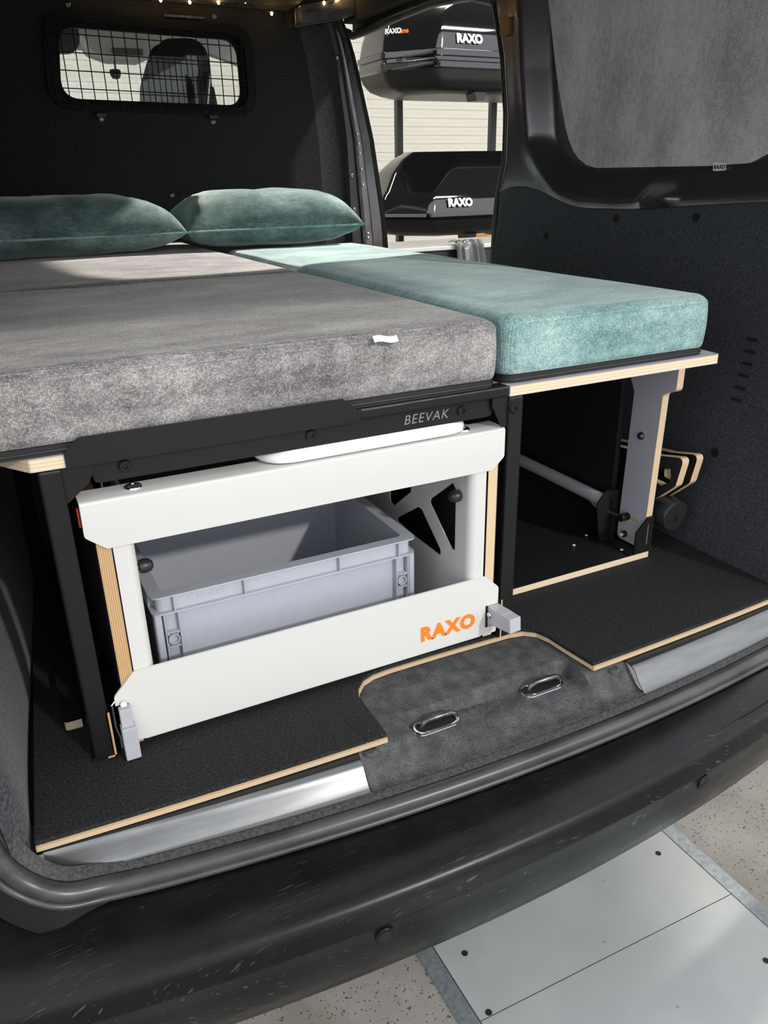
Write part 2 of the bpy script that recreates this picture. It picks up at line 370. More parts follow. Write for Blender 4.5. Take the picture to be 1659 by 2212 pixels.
# roof boxes on a display rack
def roof_box(name, label, x0, y0, z0, L, W, H, r0, r1, sh, text_pos, extra=None):
    t = thing(name, label, 'roof box', (x0+L/2, y0+W/2, z0), 'roof boxes on the rack')
    def ring(ins, zz, nose=0.0):
        i = ins; pts = fillet([(x0+i, y0+.24+i*.3), (x0+.21+nose, y0+i*.8), (x0+L-i, y0+i*.8), (x0+L-i, y0+W-i), (x0+.21+nose, y0+W-i), (x0+i, y0+W-.24-i*.3)], .07, 6)
        return [(p[0], p[1], zz) for p in pts]
    def loft(prof, nm, mt):
        R = [ring(i, z0+zz*H, n) for i, zz, n in prof]; m = MB(); n = len(R[0])
        m.grid([[R[k][j] for k in range(len(R))] for j in range(n)], closed_u=True)
        for q in (R[0], R[-1]):
            b = len(m.v); m.v += q; m.f.append(tuple(range(b, b+n))); m.m.append(0)
        return m.build(nm, mt, t, smooth=True)
    loft([(.20, 0, .12), (.12, .02, .08), (.06, .3*r0, .04), (.025, .65*r0, .02), (.008, r0, .0)], 'base_shell', 'matte_shell')
    d = r1-r0
    loft([(.006, r0, 0), (-.008, r0+.08*d, 0), (-.010, r0+.35*d, 0), (.002, r0+.42*d, 0), (.003, r0+.6*d, 0), (-.007, r0+.66*d, 0), (-.006, r0+.95*d, 0), (.01, r1, 0)], 'rim', 'gloss')
    lid = loft([(.008, r1, 0), (.02, lerp(r1, sh, .4), .01), (.045, lerp(r1, sh, .85), .02), (.065, sh, .05), (.12, lerp(sh, 1, .45), .16), (.20, lerp(sh, 1, .8), .30), (.28, 1.0, .42)], 'lid', 'gloss')
    text_mesh('lettering', 'RAXO', .058, 'wprint', lid, face_mat(text_pos, (1, 0, 0), (0, .2, 1)), .0025, .0032, 0, 1.0, label='white RAXO lettering')
    for hx in (x0+.52, x0+1.35):
        MB().prism(fillet([(hx, z0-.035), (hx+.05, z0-.035), (hx+.08, z0+.06), (hx-.03, z0+.06)], .012, 3), y0+.10, y0+.20, 'xz').build('clamp_block', 'matte_shell', t)
    if extra: extra(lid)
    return t
def rb1(lid):
    text_mesh('lettering', 'RAXO', .034, 'wprint', lid, face_mat((2.205, 3.437, 1.40), (.65, -.76, 0), (.1, .1, 1)), .001, .0018)
    text_mesh('lettering', 'one', .034, 'orange', lid, face_mat((2.245, 3.390, 1.398), (.65, -.76, 0), (.1, .1, 1)), .001, .0014, label='small orange lettering')
roof_box('roof_box', 'glossy black roof box on the upper rack arms, orange lettering on its nose', 2.15, 3.22, 1.105, 2.0, .8, .50, .21, .40, .72, (2.555, 3.2265, 1.352), rb1)
roof_box('roof_box', 'glossy black roof box on the lower rack arms above the pale counter top', 2.11, 3.22, .355, 2.0, .8, .46, .22, .29, .54, (2.515, 3.2262, .540))
rk = thing('display_rack', 'anthracite metal rack carrying two black roof boxes', 'rack', (2.9, 4.4, GZ))
for x in (2.722, 3.488):
    box('post', (x, 4.38, GZ), (x+.045, 4.43, 3.3), 'post', rk, .004)
    for zz in (1.16, .40): box('arm', (x+.005, 3.95, zz), (x+.04, 4.38, zz+.03), 'post', rk, .003)
ct = thing('counter', 'low black counter with a pale top behind the sliding door opening', 'counter', (2.4, 2.6, GZ))
box('counter_body', (1.45, 2.42, GZ), (4.2, 2.76, .365), 'trim', ct, .004); box('counter_top', (1.42, 2.40, .366), (4.22, 2.78, .385), 'white', ct, .004)
tag(box('carton', (3.17, 4.06, GZ+.001), (3.40, 4.30, .28), 'card', None, .003), 'tall orange carton standing behind the black counter', 'carton')
bag = []
for i in range(21):
    row = []
    for j in range(14):
        u, v = i/20, j/13; fold = .010*math.sin(u*19+v*1.5)+.005*math.sin(u*47)
        if v < .25: p = (lerp(1.965, 2.105, u), 2.45-.26*v+fold*.3, .388+.012*abs(math.sin(u*13+v*9))+.004)
        else: p = (lerp(1.965, 2.105, u)+.03*(v-.25)*(u-.2), 2.378-fold-.014*math.sin((v-.25)*3.2), .397-.17*(v-.25)/.75+.003*math.sin(u*9))
        row.append(p)
    bag.append(row)
bg_ = MB(); bg_.grid(bag); bg_.grid([[(p[0]+.012, p[1]+.010 if p[1] < 2.39 else p[1], p[2]+.002) for p in r] for r in bag]); bg_.build('plastic_bag', 'film_bag', None, smooth=True)
tag(bpy.data.objects['plastic_bag'], 'crumpled grey plastic bag draped over the edge of the black counter', 'bag')

# ================================================================== VAN SHELL
XL, XR = -.12, 1.115          # floor edges at the rear
def xr(y, z): return 1.115+.075*sm(0, .42, z)+.010*sm(.42, .62, z)
def xl(y, z): return -.122-.020*sm(-.085, -.124, y)+.06*sm(-.1, .7, y)-.10*sm(0, .5, z)
van_floor = struct(MB().prism([(-.17, -.05), (1.17, -.05), (1.25, .4), (1.25, 1.86), (-.25, 1.86), (-.25, .4)], -.07, -.022).build('floor', 'trim'))
van_floor.name = 'floor_van'
# left carpeted side
wlm = MB()
for dx in (0, -.03): wlm.grid([[(xl(y, z)+dx, y, z) for z in lin(-.02, 1.30, 67)] for y in lin(-.124, 1.86, 67)])
keep = []
for f in wlm.f:
    c = [sum(wlm.v[i][k] for i in f)/4 for k in range(3)]
    if not (.02 < c[1] < .80 and .66 < c[2] < 1.24): keep.append(f)
wlm.f = keep; wlm.m = [0]*len(keep)
wl = struct(wlm.build('wall_side', 'carpet', smooth=True))
win1 = struct(MB().prism([rrect(.0, .82, .64, 1.27, .05), rrect(.05, .77, .69, 1.22, .04)], -.255, -.195, 'yz').build('window_1', 'trim', bevel=.003))
MB().prism(rrect(.03, .79, .67, 1.24, .04), -.232, -.228, 'yz').build('window_pane', 'glass', win1)
# right carpeted side (lower), up to the window pressing; cut back to the sliding door opening
def top_r(y): return sum(top_r0(y+d) for d in (-.045, -.03, -.015, 0, .015, .03, .045))/7
def top_r0(y): return pl([(-.1, .64), (.12, .638), (.317, .626), (.43, .618), (.618, .617), (.72, .642), (.79, .66), (.87, .664), (.93, .652), (.97, .63)], y)
def yend(z): return pl([(0, .98), (.457, .966), (.626, .955), (.714, .926), (.82, .927), (.953, .952), (1.076, .996), (1.3, 1.06)], z)
wr_m = MB(); rows = []
for i in range(52):
    r = []
    for j in range(40):
        v = j/39; y0 = -.11; ye = yend(v*.63); y = lerp(y0, ye, i/51); z = -.02+v*(top_r(y)+.02)
        r.append((xr(y, z)+.02*sm(ye-.03, ye, y)**2, y, z))
    rows.append(r)
wr_m.grid(rows); wr_m.grid([[(p[0]+.03, p[1], p[2]) for p in r] for r in rows])
wr = struct(wr_m.build('wall_side', 'carpet_d', smooth=True))
wr.data.materials[0] = K['carpet_r']
hd = MB().lathe([(.0085, 0), (.0085, .002)], (0, 0, 0), (-1, 0, 0), 14).build('fixing_hole', 'dark', wr)
copies(hd, [(xr(y, z)-.0005, y, z) for y, z in ((.49, .594), (.273, .603), (.725, .547), (.103, .188))], wr)
sl = MB().box((-.002, -.011, -.0025), (.001, .011, .0025)).build('vent_slit', 'dark', wr)
copies(sl, [(xr(.1, z), .095, z) for z in (.40, .378, .356, .334, .312, .29)], wr)
# upper right side: painted pressing with the window recess
def inwin(y, z):
    """signed distance (approx) to the recess outline: >0 inside"""
    yl = pl([(.60, .70), (.64, .735), (.69, .788), (.763, .823), (.913, .854), (1.056, .875), (1.3, .93)], z)
    d1 = yl-y; d2 = z-pl([(-.2, .66), (.12, .645), (.5, .625), (.62, .628), (.70, .645), (.79, .70)], y); d3 = y-.06
    a = sorted((d1, d2)); k = .07
    if d1 < k and d2 < k: d = k-math.hypot(k-d1, k-d2)
    else: d = min(d1, d2)
    return min(d, d3+.4)
def xu(y, z):
    d = inwin(y, z); base = 1.197-.004*sm(-.05, 0, d)
    tt = max(0, min(1, (d-.003)/.062)); x = base+.044*lerp(tt, sm(0, 1, tt), .1)
    # small latch swelling on the lower shelf
    e = math.exp(-(((y-.37)/.045)**4))*math.exp(-(((z-.637)/.016)**2)); x -= .020*e
    x += .02*sm(yend(z)-.028, yend(z), y)**2
    return x
rows = []
for i in range(111):
    r = []
    for j in range(81):
        v = j/80
        z = lerp(top_r(lerp(-.11, .95, i/110))-.004, 1.30, v); y = lerp(-.11, yend(z), i/110)
        r.append((xu(y, z), y, z))
    rows.append(r)
wu = MB(); wu.grid(rows); wu.grid([[(1.275, p[1], p[2]) for p in r] for r in rows[:1]+rows[-1:]])
wru = struct(wu.build('wall_side', 'paint', smooth=True))
# sliding door opening: rear edge seal and header
def edge_strip(name, pts, prof, mat, parent): return MB().tube(pts, prof, 8).build(name, mat, parent, smooth=True)
ds = [(1.212, yend(z)+.004, z) for z in lin(-.02, 1.1, 30)]
struct(edge_strip('trim_1', ds, .009, 'trim', None))
tag(MB().prism(rrect(.905, .938, .992, 1.028, .007), 1.188, 1.199, 'yz').build('marker_lamp', 'amber', None, bevel=.002), 'small amber interior lamp on the dark door pillar', 'lamp')
# fabric window screen with tag
pan = fillet([(-.14, .69, .04), (.14, .722, .03), (.19, .70, .05), (.276, .697, .02), (.60, .6985, .0), (.635, .705, 0), (.662, .718, 0), (.684, .736, 0), (.702, .760, 0), (.716, .785, 0), (.732, .825, .0), (.762, .904, .0), (.806, 1.05, 0), (.85, 1.2, .03), (-.14, 1.2, .03)], .02, 6)
ws = thing('window_screen', 'grey fabric insulation screen covering the side window', 'window screen', (1.236, .3, .69))
MB().prism(pan, 1.2285, 1.240, 'yz').build('screen', 'screen_fab', ws, smooth=True, bevel=.004, seg=3)
tg = MB().prism(fillet([(.271, .6985), (.242, .697), (.241, .683), (.270, .6845)], .001, 2), 1.2240, 1.2255, 'yz').build('sewn_tag', 'tag', ws, label='white sewn tag')
text_mesh('lettering', 'RAXO', .0095, 'ink', tg, face_mat((1.2238, .256, .6905), (0, -1, 0), (0, 0, 1)), .0002, .0004, .25)
# partition with window
win_o = fillet([(.262, .905), (.845, .895), (.842, 1.10), (.285, 1.11)], .055, 8)
win_i = fillet([(.278, .915), (.828, .905), (.825, 1.088), (.30, 1.098)], .05, 8)
wp = struct(MB().prism([[(-.3, -.02), (1.215, -.02), (1.205, .6), (1.185, .8), (1.15, 1.05), (1.10, 1.30), (-.3, 1.30)], win_o], 1.85, 1.88, 'xz').build('wall_partition', 'carpet_d'))
MB().prism([fillet([(.235, .885), (.872, .873), (.868, 1.126), (.26, 1.136)], .07, 8), win_o], 1.838, 1.858, 'xz').build('window_frame', 'frame', wp, bevel=.004)
MB().prism([win_o, win_i], 1.86, 1.876, 'xz').build('window_seal', 'frame', wp)
MB().prism(win_o, 1.868, 1.872, 'xz').build('window_pane', 'glass', wp)
wv = MB().tube([(0, 0, -.118), (0, 0, .118)], .0016, 6).build('guard_wire', 'wire', wp)
copies(wv, [(.262+k*.0355, 1.832, 1.004-.002*k*.5) for k in range(17)], wp)
wh = MB().tube([(-.298, 0, .0035), (.298, 0, -.0085)], .0016, 6).build('guard_rail', 'wire', wp)
copies(wh, [(.553, 1.829, zz) for zz in (.898, .936, .982, 1.028, 1.074, 1.11)], wp)
rv = MB().lathe([(.0075, 0), (.0075, .002), (.0045, .003), (.004, .001)], (0, 0, 0), (0, -1, 0), 16).build('rivet', 'darksteel', wp)
copies(rv, [(.152, 1.849, .649), (.565, 1.849, .643), (.953, 1.849, .641), (.38, 1.849, .86), (.722, 1.849, .856), (.757, 1.849, 1.147), (.333, 1.849, 1.152), (.955, 1.849, 1.19)], wp)
for x in (.38, .722):
    box('guard_clip', (x-.014, 1.836, .864), (x+.014, 1.849, .876), 'trim', wp, .001)
box('guard_clip', (.60, 1.834, 1.135), (.72, 1.849, 1.142), 'darksteel', wp, .001)
# curved felt bulge at the end of the partition, pillar strips
zs = lin(.0, 1.25, 26)
def xb(z): return pl([(0, 1.185), (.54, 1.166), (.806, 1.159), (1.04, 1.131), (1.25, 1.075)], z)
rows = []
for z in zs:
    r = []
    for k in range(13):
        a = k/12*PI*.62; r.append((xb(z)-.075+.075*math.sin(a*.81), 1.80+.05*math.cos(a)+.0, z))
    rows.append(r)
struct(MB().grid(rows).build('trim_2', 'carpet_d', smooth=True)); bpy.data.objects['trim_2'].data.materials[0] = K['carpet_r']
def strip(name, mat, xa, xc, ya, yc, smooth=False):
    m = MB(); P = []
    for z in zs:
        a, c = xa(z), xc(z); P.append([(a, ya, z), (c, yc, z), (c+.004, yc+.03, z), (a, ya+.03, z), (a, ya, z)])
    m.grid(P); return struct(m.build(name, mat))
def sx(t): return lambda z: pl([(0, lerp(1.185, 1.33, t)), (.537, lerp(1.166, 1.288, t)), (.806, lerp(1.159, 1.246, t)), (1.04, lerp(1.131, 1.189, t)), (1.11, lerp(1.12, 1.165, t)), (1.25, lerp(1.075, 1.10, t))], z)
s3 = strip('trim_3', 'trim', sx(-.05), sx(.34), 1.80, 1.795)
strip('trim_4', 'rubber', sx(.34), sx(.42), 1.785, 1.78)
s5 = strip('trim_5', 'pillar', sx(.42), sx(.68), 1.80, 1.795)
strip('trim_6', 'pillar', sx(.68), sx(.92), 1.79, 1.775); bpy.data.objects['trim_6'].data.materials[0] = K['paint']
strip('trim_7', 'trim', sx(.92), sx(1.02), 1.77, 1.76)
rv2 = MB().lathe([(.0075, 0), (.0075, .002), (.0045, .003), (.004, .001)], (0, 0, 0), (0, -1, 0), 16).build('rivet', 'darksteel', s3)
copies(rv2, [(sx(.18)(z), 1.796, z) for z in (1.045, .69, .58)], s3)
pb = MB().lathe([(.005, 0), (.004, .003), (.001, .004)], (0, 0, 0), (0, -1, 0), 10).build('weld_stud', 'chrome', s5)
copies(pb, [(sx(.55)(z), 1.796, z) for z in (.82, .79, .76, .71, .66, .50, .485)], s5)
# header over the sliding door, roof, cross member, roof side trim
hp = [(1.10, 1.80, 1.23), (1.155, 1.80, 1.125), (1.19, 1.78, 1.108), (1.205, 1.70, 1.112), (1.207, 1.5, 1.120), (1.207, 1.3, 1.122), (1.207, 1.1, 1.105), (1.205, .99, 1.075)]
struct(MB().tube(hp, .014, 8).build('trim_8', 'rubber', smooth=True))
struct(MB().prism([(.95, 1.105+.012), (1.80, 1.125), (1.80, 1.30), (.95, 1.30)], 1.20, 1.235, 'yz').build('trim_9', 'trim'))
struct(MB().prism([(.96, 1.14), (1.79, 1.14), (1.79, 1.30), (.96, 1.30)], 1.165, 1.199, 'yz').build('trim_10', 'carpet_d'))
struct(box('ceiling_van', (-.32, -.02, 1.285), (1.32, 1.9, 1.33), 'carpet_d', None, 0))
cm = struct(MB().prism(fillet([(1.60, 1.30), (1.62, 1.215), (1.70, 1.185), (1.86, 1.17), (1.86, 1.30)], .03, 4), -.28, 1.0, 'yz').build('trim_11', 'carpet_d'))
bp = struct(MB().prism(fillet([(.985, 1.118), (1.16, 1.15), (1.162, 1.20), (.985, 1.165)], .004, 3), 1.70, 1.755, 'xz').build('trim_12', 'pillar', bevel=.003))
MB().prism(fillet([(1.0, 1.142), (1.15, 1.168), (1.15, 1.173), (1.0, 1.147)], .001, 2), 1.694, 1.702, 'xz').build('pressed_rib', 'pillar', bp)
struct(box('trim_14', (.99, 1.805, 1.13), (1.15, 1.862, 1.29), 'carpet_d', None, .004))
struct(box('trim_15', (1.12, 1.79, 1.205), (1.20, 1.862, 1.29), 'carpet_d', None, .004))
# warm fairy lights
LP = [(.40, 1.79, 1.178), (.50, 1.79, 1.176), (.584, 1.79, 1.168), (.669, 1.79, 1.168), (.756, 1.79, 1.173), (.84, 1.79, 1.181), (.92, 1.785, 1.153), (1.0, 1.75, 1.166), (1.06, 1.70, 1.176), (1.105, 1.69, 1.189), (1.13, 1.68, 1.205)]
fl = thing('fairy_lights', 'string of warm fairy lights along the roof edge above the partition', 'string lights', (.8, 1.79, 1.17))
wpts = []
for a, b in zip(LP, LP[1:]):
    for k in range(6): t = k/6; wpts.append((lerp(a[0], b[0], t), lerp(a[1], b[1], t)+.004, lerp(a[2], b[2], t)+.006-.012*math.sin(PI*t)))
wpts.append(LP[-1]); MB().tube(wpts, .0011, 5).build('wire', 'wire', fl)
bl = MB().lathe([(.001, -.005), (.0032, -.003), (.0038, 0), (.0032, .003), (.001, .005)], (0, 0, 0), (0, 0, 1), 10).build('bulb', 'bulb', fl)
copies(bl, LP, fl)
# tailgate held open above the opening (outside the frame; shades the bed)
tgm = MB().prism([rrect(-.16, 1.16, -1.15, .02, .08), rrect(.02, .98, -.80, -.22, .07)], 1.27, 1.31)
tg_ = tgm.build('tailgate', 'paint', None); tag(tg_, 'open tailgate raised above the rear opening of the van', 'tailgate')
MB().prism(rrect(.02, .98, -.80, -.22, .07), 1.285, 1.29).build('tailgate_glass', 'glass', tg_)
# cab behind the partition: headliner, front seat, console, mirror
struct(MB().prism([(1.9, 1.25), (2.9, 1.225), (3.1, 1.20), (3.1, 1.30), (1.9, 1.30)], -.3, 1.12, 'yz').build('ceiling_cab', 'cab_light'))
st = thing('front_seat', 'black high-backed front seat seen through the partition window', 'seat', (.7, 2.2, 0))
MB().prism(fillet([(.60, .3), (.585, .86), (.60, .98), (.655, 1.105, .05), (.785, 1.112, .05), (.80, .98), (.815, .86), (.82, .3)], .03, 6), 2.12, 2.24, 'xz').build('backrest', 'seat', st, smooth=True, bevel=.02, seg=3)
box('seat_base', (.56, 2.25, -.3), (.86, 2.65, .2), 'seat', st, .01); box('seat_cushion', (.52, 2.2, .2), (.90, 2.7, .36), 'seat', st, .04, 4)
MB().tube([(.80, 2.11, 1.02), (.775, 2.11, .90), (.765, 2.105, .80)], .006, 6).build('belt', 'cab_grey', st)
cn = thing('roof_console', 'grey overhead console at the top of the windscreen', 'console', (.64, 2.85, 1.2))
MB().prism(fillet([(.50, 1.23), (.53, 1.165), (.60, 1.142), (.72, 1.142), (.79, 1.172), (.80, 1.23)], .02, 5), 2.75, 2.92, 'xz').build('housing', 'cab_light', cn, smooth=True, bevel=.01, seg=3)
box('switch_panel', (.60, 2.742, 1.145), (.72, 2.76, 1.169), 'cab_grey', cn, .004)
mr = thing('dash_camera', 'small black camera hanging behind the windscreen', 'camera', (.63, 2.9, 1.09))
MB().lathe([(.004, -.022), (.014, -.02), (.021, -.008), (.023, .008), (.018, .013), (.004, .014)], (.63, 2.9, 1.098), (0, 0, 1), 16).build('body', 'seat', mr, smooth=True)
MB().tube([(.63, 2.9, 1.11), (.63, 2.9, 1.17)], .002, 8).build('mount', 'seat', mr)
tag(MB().prism(rrect(.27, .385, 1.085, 1.20, .03), 2.15, 2.22, 'xz').build('seat_headrest', 'cab_grey', None, bevel=.012, seg=3), 'pale grey headrest at the left of the partition window', 'headrest')
tag(MB().prism(fillet([(.86, 1.20), (.87, 1.135), (1.05, 1.085), (1.06, 1.2)], .015, 4), 2.42, 2.47, 'xz').build('sun_visor', 'cab_light', None, bevel=.006), 'grey sun visor at the right of the partition window', 'visor')
struct(box('floor_cab', (-.3, 1.9, -.34), (1.3, 3.4, -.3005), 'trim', None, 0))
struct(MB().prism([(1.9, -.3), (3.4, -.3), (3.2, .30), (1.9, .30)], 1.27, 1.30, 'yz').build('wall_cab', 'trim'))

# ================================================================== REAR END: floor liner, sill, seal, bumper
def yf(x): return -.131+.05*(x-.55)**2
outl = [(-.118, yf(-.118)), *[(x, yf(x)) for x in lin(-.07, .31, 8)], (.3195, yf(.32)), (.321, -.06), (.322, -.036), (.331, -.015), (.346, .001), (.366, .009), (.393, .0115), (.485, .011), (.555, .009), (.61, .0075), (.636, .002), (.652, -.012), (.660, -.034), (.6625, -.062), (.667, -.10), (.671, yf(.67)), *[(x, yf(x)) for x in lin(.72, 1.10, 8)], (1.112, yf(1.11)), (1.112, 1.84), (-.06, 1.84), (-.06, .7), (-.095, .2)]
fln = thing('floor_liner', 'black rubber mat on plywood covering the load floor', 'floor liner', (.5, .8, -.012))
MB().prism(outl, -.0125, -.006, cap=0, side=0).build('plywood_sheet', 'ply_f', fln)
MB().prism([(x, y+.0035 if y < .3 else y) for x, y in outl], -.006, 0).build('rubber_mat', 'mat', fln)
for pts in (((.281, -.075), (.292, -.126)), ((.745, -.09), (.752, -.125))):
    (a, b), (c, d) = pts
    MB().prism([(a-.0003, b), (a+.0003, b), (c+.0014, d), (c-.0014, d)], -.001, .0004).build('mat_cut', 'dark', fln)
# painted sill strips left and right
def ys(x): return -.172+.13*(x-.58)**2          # inner edge of the seal
def sill(x0, x1, n, label, nm):
    P = []
    for x in lin(x0, x1, n):
        e = sm(0, .06, min(x-x0, .06))*.0; a = yf(x)+.030; b = ys(x)-.006
        L = lambda t: lerp(yf(x)+.006, b-.002, t); P.append([(x, a, -.0140), (x, L(0), -.0140), (x, L(.20), -.0150), (x, L(.36), -.0163), (x, L(.46), -.0182), (x, L(.54), -.0215), (x, L(.61), -.0265), (x, L(.74), -.0355), (x, L(.88), -.0435), (x, L(.96), -.0468), (x, L(1.04), -.0475)])
    m = MB(); m.grid([r[3:] for r in P]); m.grid([r[:4] for r in P], 1); m.grid([[(a, b, c-.002) for a, b, c in r] for r in P]); o = m.build(nm, ['steel', 'matte_shell'], None, smooth=True)
    return tag(o, label, 'sill')
sill(-.112, .274, 22, 'worn silver sill strip left of the black latch cover', 'sill_strip')
sill(.735, 1.125, 22, 'worn silver sill strip right of the black latch cover', 'sill_strip')
# latch cover with stepped pocket
lc = thing('latch_cover', 'grained black plastic latch cover in the middle of the load sill', 'latch cover', (.5, -.1, -.05))
def zl(x, y):
    xc = .51
    # trapezoid pocket
    half = lerp(.146, .150, sm(-.16, -.09, y)); inx = sm(0, .010, half-abs(x-xc+.5*(y+.1)*0))
    flat = -.014-.002*sm(0, -.08, y)
    pocket = lerp(-.016, -.036, sm(-.079, -.0885, y))
    pocket = lerp(pocket, -.0455, sm(-.118, -.165, y)) if y < -.118 else pocket
    outer = lerp(-.0145, -.047, sm(-.115, -.165, y)**1.2)
    z = lerp(outer, min(pocket, outer), inx)
    pad = 1-sm(.16, .20, abs(x-.49))
    if y > -.066: z = flat
    return z
P = []
for x in lin(.277, .737, 70):
    r = []
    for j in range(46):
        t = j/45; ya = .022; yb_ = ys(x)-.008; y = lerp(ya, yb_, t)
        r.append((x, y, zl(x, y)))
    P.append(r)
m = MB(); m.grid(P); m.grid([[(a, b, c-.003) for a, b, c in r] for r in P]); o = m.build('cover_shell', 'grain', lc, smooth=True)
bt = MB().lathe([(.0105, 0), (.0105, .0015), (.007, .003), (.007, .0022), (.003, .0022)], (0, 0, 0), (0, 0, 1), 18).build('screw', 'grain', lc)
copies(bt, [(.293, -.128, zl(.293, -.128)), (.708, -.132, zl(.708, -.132))], lc)
for cx, lab in ((.411, 'black steel striker loop nearer the left end of the latch cover'), (.598, 'black steel striker loop nearer the right end of the latch cover')):
    cy = -.102; t = thing('striker', lab, 'striker', (cx, cy, -.034))
    MB().prism([rrect(cx-.036, cx+.033, cy-.013, cy+.013, .0125), rrect(cx-.033, cx+.030, cy-.010, cy+.010, .0098)], -.036, -.0315).build('bezel', 'chrome', t, bevel=.0008)
    MB().prism(rrect(cx-.034, cx+.031, cy-.011, cy+.011, .010), -.0345, -.0325).build('pocket', 'dark', t)
    lp = [(cx-.024+.0*k, cy, -.034) for k in (0,)]
    arc = [(cx-.024, cy+.002, -.034), (cx-.022, cy+.001, -.026), (cx-.014, cy, -.0215), (cx+.006, cy-.001, -.0210), (cx+.022, cy-.001, -.022), (cx+.030, cy-.001, -.026), (cx+.031, cy, -.034)]
    MB().tube(arc, .0042, 10).build('loop', 'darksteel', t, smooth=True)
# rubber seal: ribbed flange and round bead, turning up at the left and right corner
def smooth_path(P, n=5):
    P = [Vector(p) for p in P]; out = []
    for i in range(len(P)-1):
        a = P[max(i-1, 0)]; b = P[i]; c = P[i+1]; d = P[min(i+2, len(P)-1)]
        for k in range(n):
            t = k/n; out.append(tuple(.5*((2*b)+(c-a)*t+(2*a-5*b+4*c-d)*t*t+(3*b-a-3*c+d)*t**3)))
    return out+[tuple(P[-1])]
def seal_path(off):
    pts = []
    for z in lin(1.2, .10, 10): pts.append((-.137-off, -.10-off*.4, z))
    pts += [(-.136-off, -.102-off*.5, .06), (-.128-off*.9, -.108-off*.7, .012), (-.112-off*.7, -.115-off*.8, -.020), (-.088-off*.4, -.121-off, -.040), (-.050-off*.2, ys(-.05)-off, -.052)]
    for x in lin(.0, 1.02, 22): pts.append((x, ys(x)-off, -.0555))
    pts += [(1.075+off*.2, ys(1.075)-off, -.051), (1.115+off*.5, -.122-off, -.033), (1.14+off*.8, -.112-off*.7, .0), (1.152+off, -.104-off*.5, .05)]
    for z in lin(.10, 1.2, 10): pts.append((1.156+off, -.10-off*.4, z))
    return smooth_path(pts)
dsl = thing('door_seal', 'black rubber tailgate seal running around the rear opening', 'seal', (.5, -.18, -.06))
A = [(p[0], p[1], p[2]+.008) for p in seal_path(.004)]; B = [(p[0], p[1], p[2]+.002) for p in seal_path(.018)]
MB().grid([[a, tuple(lerp(a[i], b[i], .5)+(.0015 if i == 2 else 0) for i in range(3)), b, (b[0], b[1], b[2]-.01), (a[0], a[1], a[2]-.01)] for a, b in zip(A, B)]).build('ribbed_flange', 'ribrub', dsl, smooth=True)
MB().tube([(p[0], p[1], p[2]-.0055) for p in seal_path(.0275)], .0115, 12).build('bead', 'rubber', dsl, smooth=True)
MB().tube([(p[0], p[1], p[2]-.012) for p in seal_path(.039)], .0045, 8).build('lower_lip', 'rubber', dsl, smooth=True)
# body panel around the opening (rear corner, left) and below the seal
bp_ = MB(); C1 = seal_path(.030); C2 = seal_path(.050)
bp_.grid([[(a[0], a[1], a[2]-.012), (lerp(a[0], b[0], .5), lerp(a[1], b[1], .35), lerp(a[2], b[2], .5)-.020), (b[0], b[1], b[2]-.045)] for a, b in zip(C1, C2)])
struct(bp_.build('trim_13', 'frame', smooth=True))
# bumper
def yb0(x): return -.2865+.15*(x-.45)**2
prof = []
def bump_ring(x):
    f = yb0(x); s = ys(x)-.038; k = sm(-.10, -.24, x)*.0
    return [(x, s+.03, -.085), (x, s, -.073), (x, lerp(s, f, .12), -.0735), (x, lerp(s, f, .5), -.080), (x, lerp(s, f, .82), -.088), (x, f+.010, -.0925), (x, f+.003, -.096), (x, f-.002, -.102), (x, f-.006, -.114), (x, f-.0085, -.130), (x, f-.009, -.1325), (x, f-.0075, -.135), (x, f-.006, -.16), (x, f+.002, -.20), (x, f+.014, -.236), (x, f+.032, -.256), (x, f+.07, -.265)]
bpt = thing('rear_bumper', 'scuffed black plastic rear bumper below the load sill', 'bumper', (.45, -.2, -.26))
MB().grid([bump_ring(x) for x in lin(-.42, 1.36, 90)]).build('bumper_skin', 'bumper', bpt, smooth=True)
for x in (.232, .768):
    y = yb0(x)-.0065
    MB().lathe([(.0125, -.004), (.0125, .0012), (.0115, .002), (.009, .0022)], (x, y, -.152), (.3*(x-.45)*1.0, -1, -.05), 24).build('sensor_ring', 'bumper', bpt)
    MB().lathe([(.0088, 0), (.0088, .0026)], (x, y, -.152), (.3*(x-.45), -1, -.05), 18).build('sensor_hole', 'dark', bpt)
# stepped moulding of the bumper at the far left
for k, (dx, dz) in enumerate(((.0, 0), (.016, -.006), (.030, -.012))):
    MB().tube([(-.30, -.055-dx, -.062+dz), (-.18, -.062-dx*1.1, -.066+dz), (-.13, -.085-dx*1.1, -.070+dz), (-.075, -.138-dx*.6, -.078+dz*.6), (-.02, -.172-dx*.2, -.083)], .010, 8).build('corner_moulding', 'bumper', bpt, smooth=True)

# ================================================================== BED FRAME, BOARDS
bf = thing('bed_stand', 'black steel bed frame standing on the load floor', 'bed frame', (.29, .35, 0))
for x0 in (-.036, .586):
    for y0 in (.0, .70):
        box('post', (x0, y0, .0005), (x0+.025, y0+.026, .396), 'black', bf, .003)
        box('foot_plate', (x0-.003, y0+.001, 0.0002), (x0+.028, y0+.03, .004), 'black', bf, .0008)
box('front_beam', (-.0048, .0, .397), (.586, .026, .4125), 'black', bf, .003)
MB().prism(fillet([(-.005, .397, 0), (.351, .397, 0), (.351, .4085, .003), (.329, .429, .006), (.012, .429, .008), (-.005, .4145, .006)], .004, 4), -.0025, -.0002, 'xz').build('guard_plate', 'black', bf, bevel=.0006)
MB().lathe([(.004, 0), (.004, .0006)], (.3515, -.0023, .409), (0, -1, 0), 14).build('relief_hole', 'dark', bf)
MB().tube([(.355, -.0006, .4095), (.583, -.0006, .4115)], .0005, 6).build('edge_glint', 'darksteel', bf)
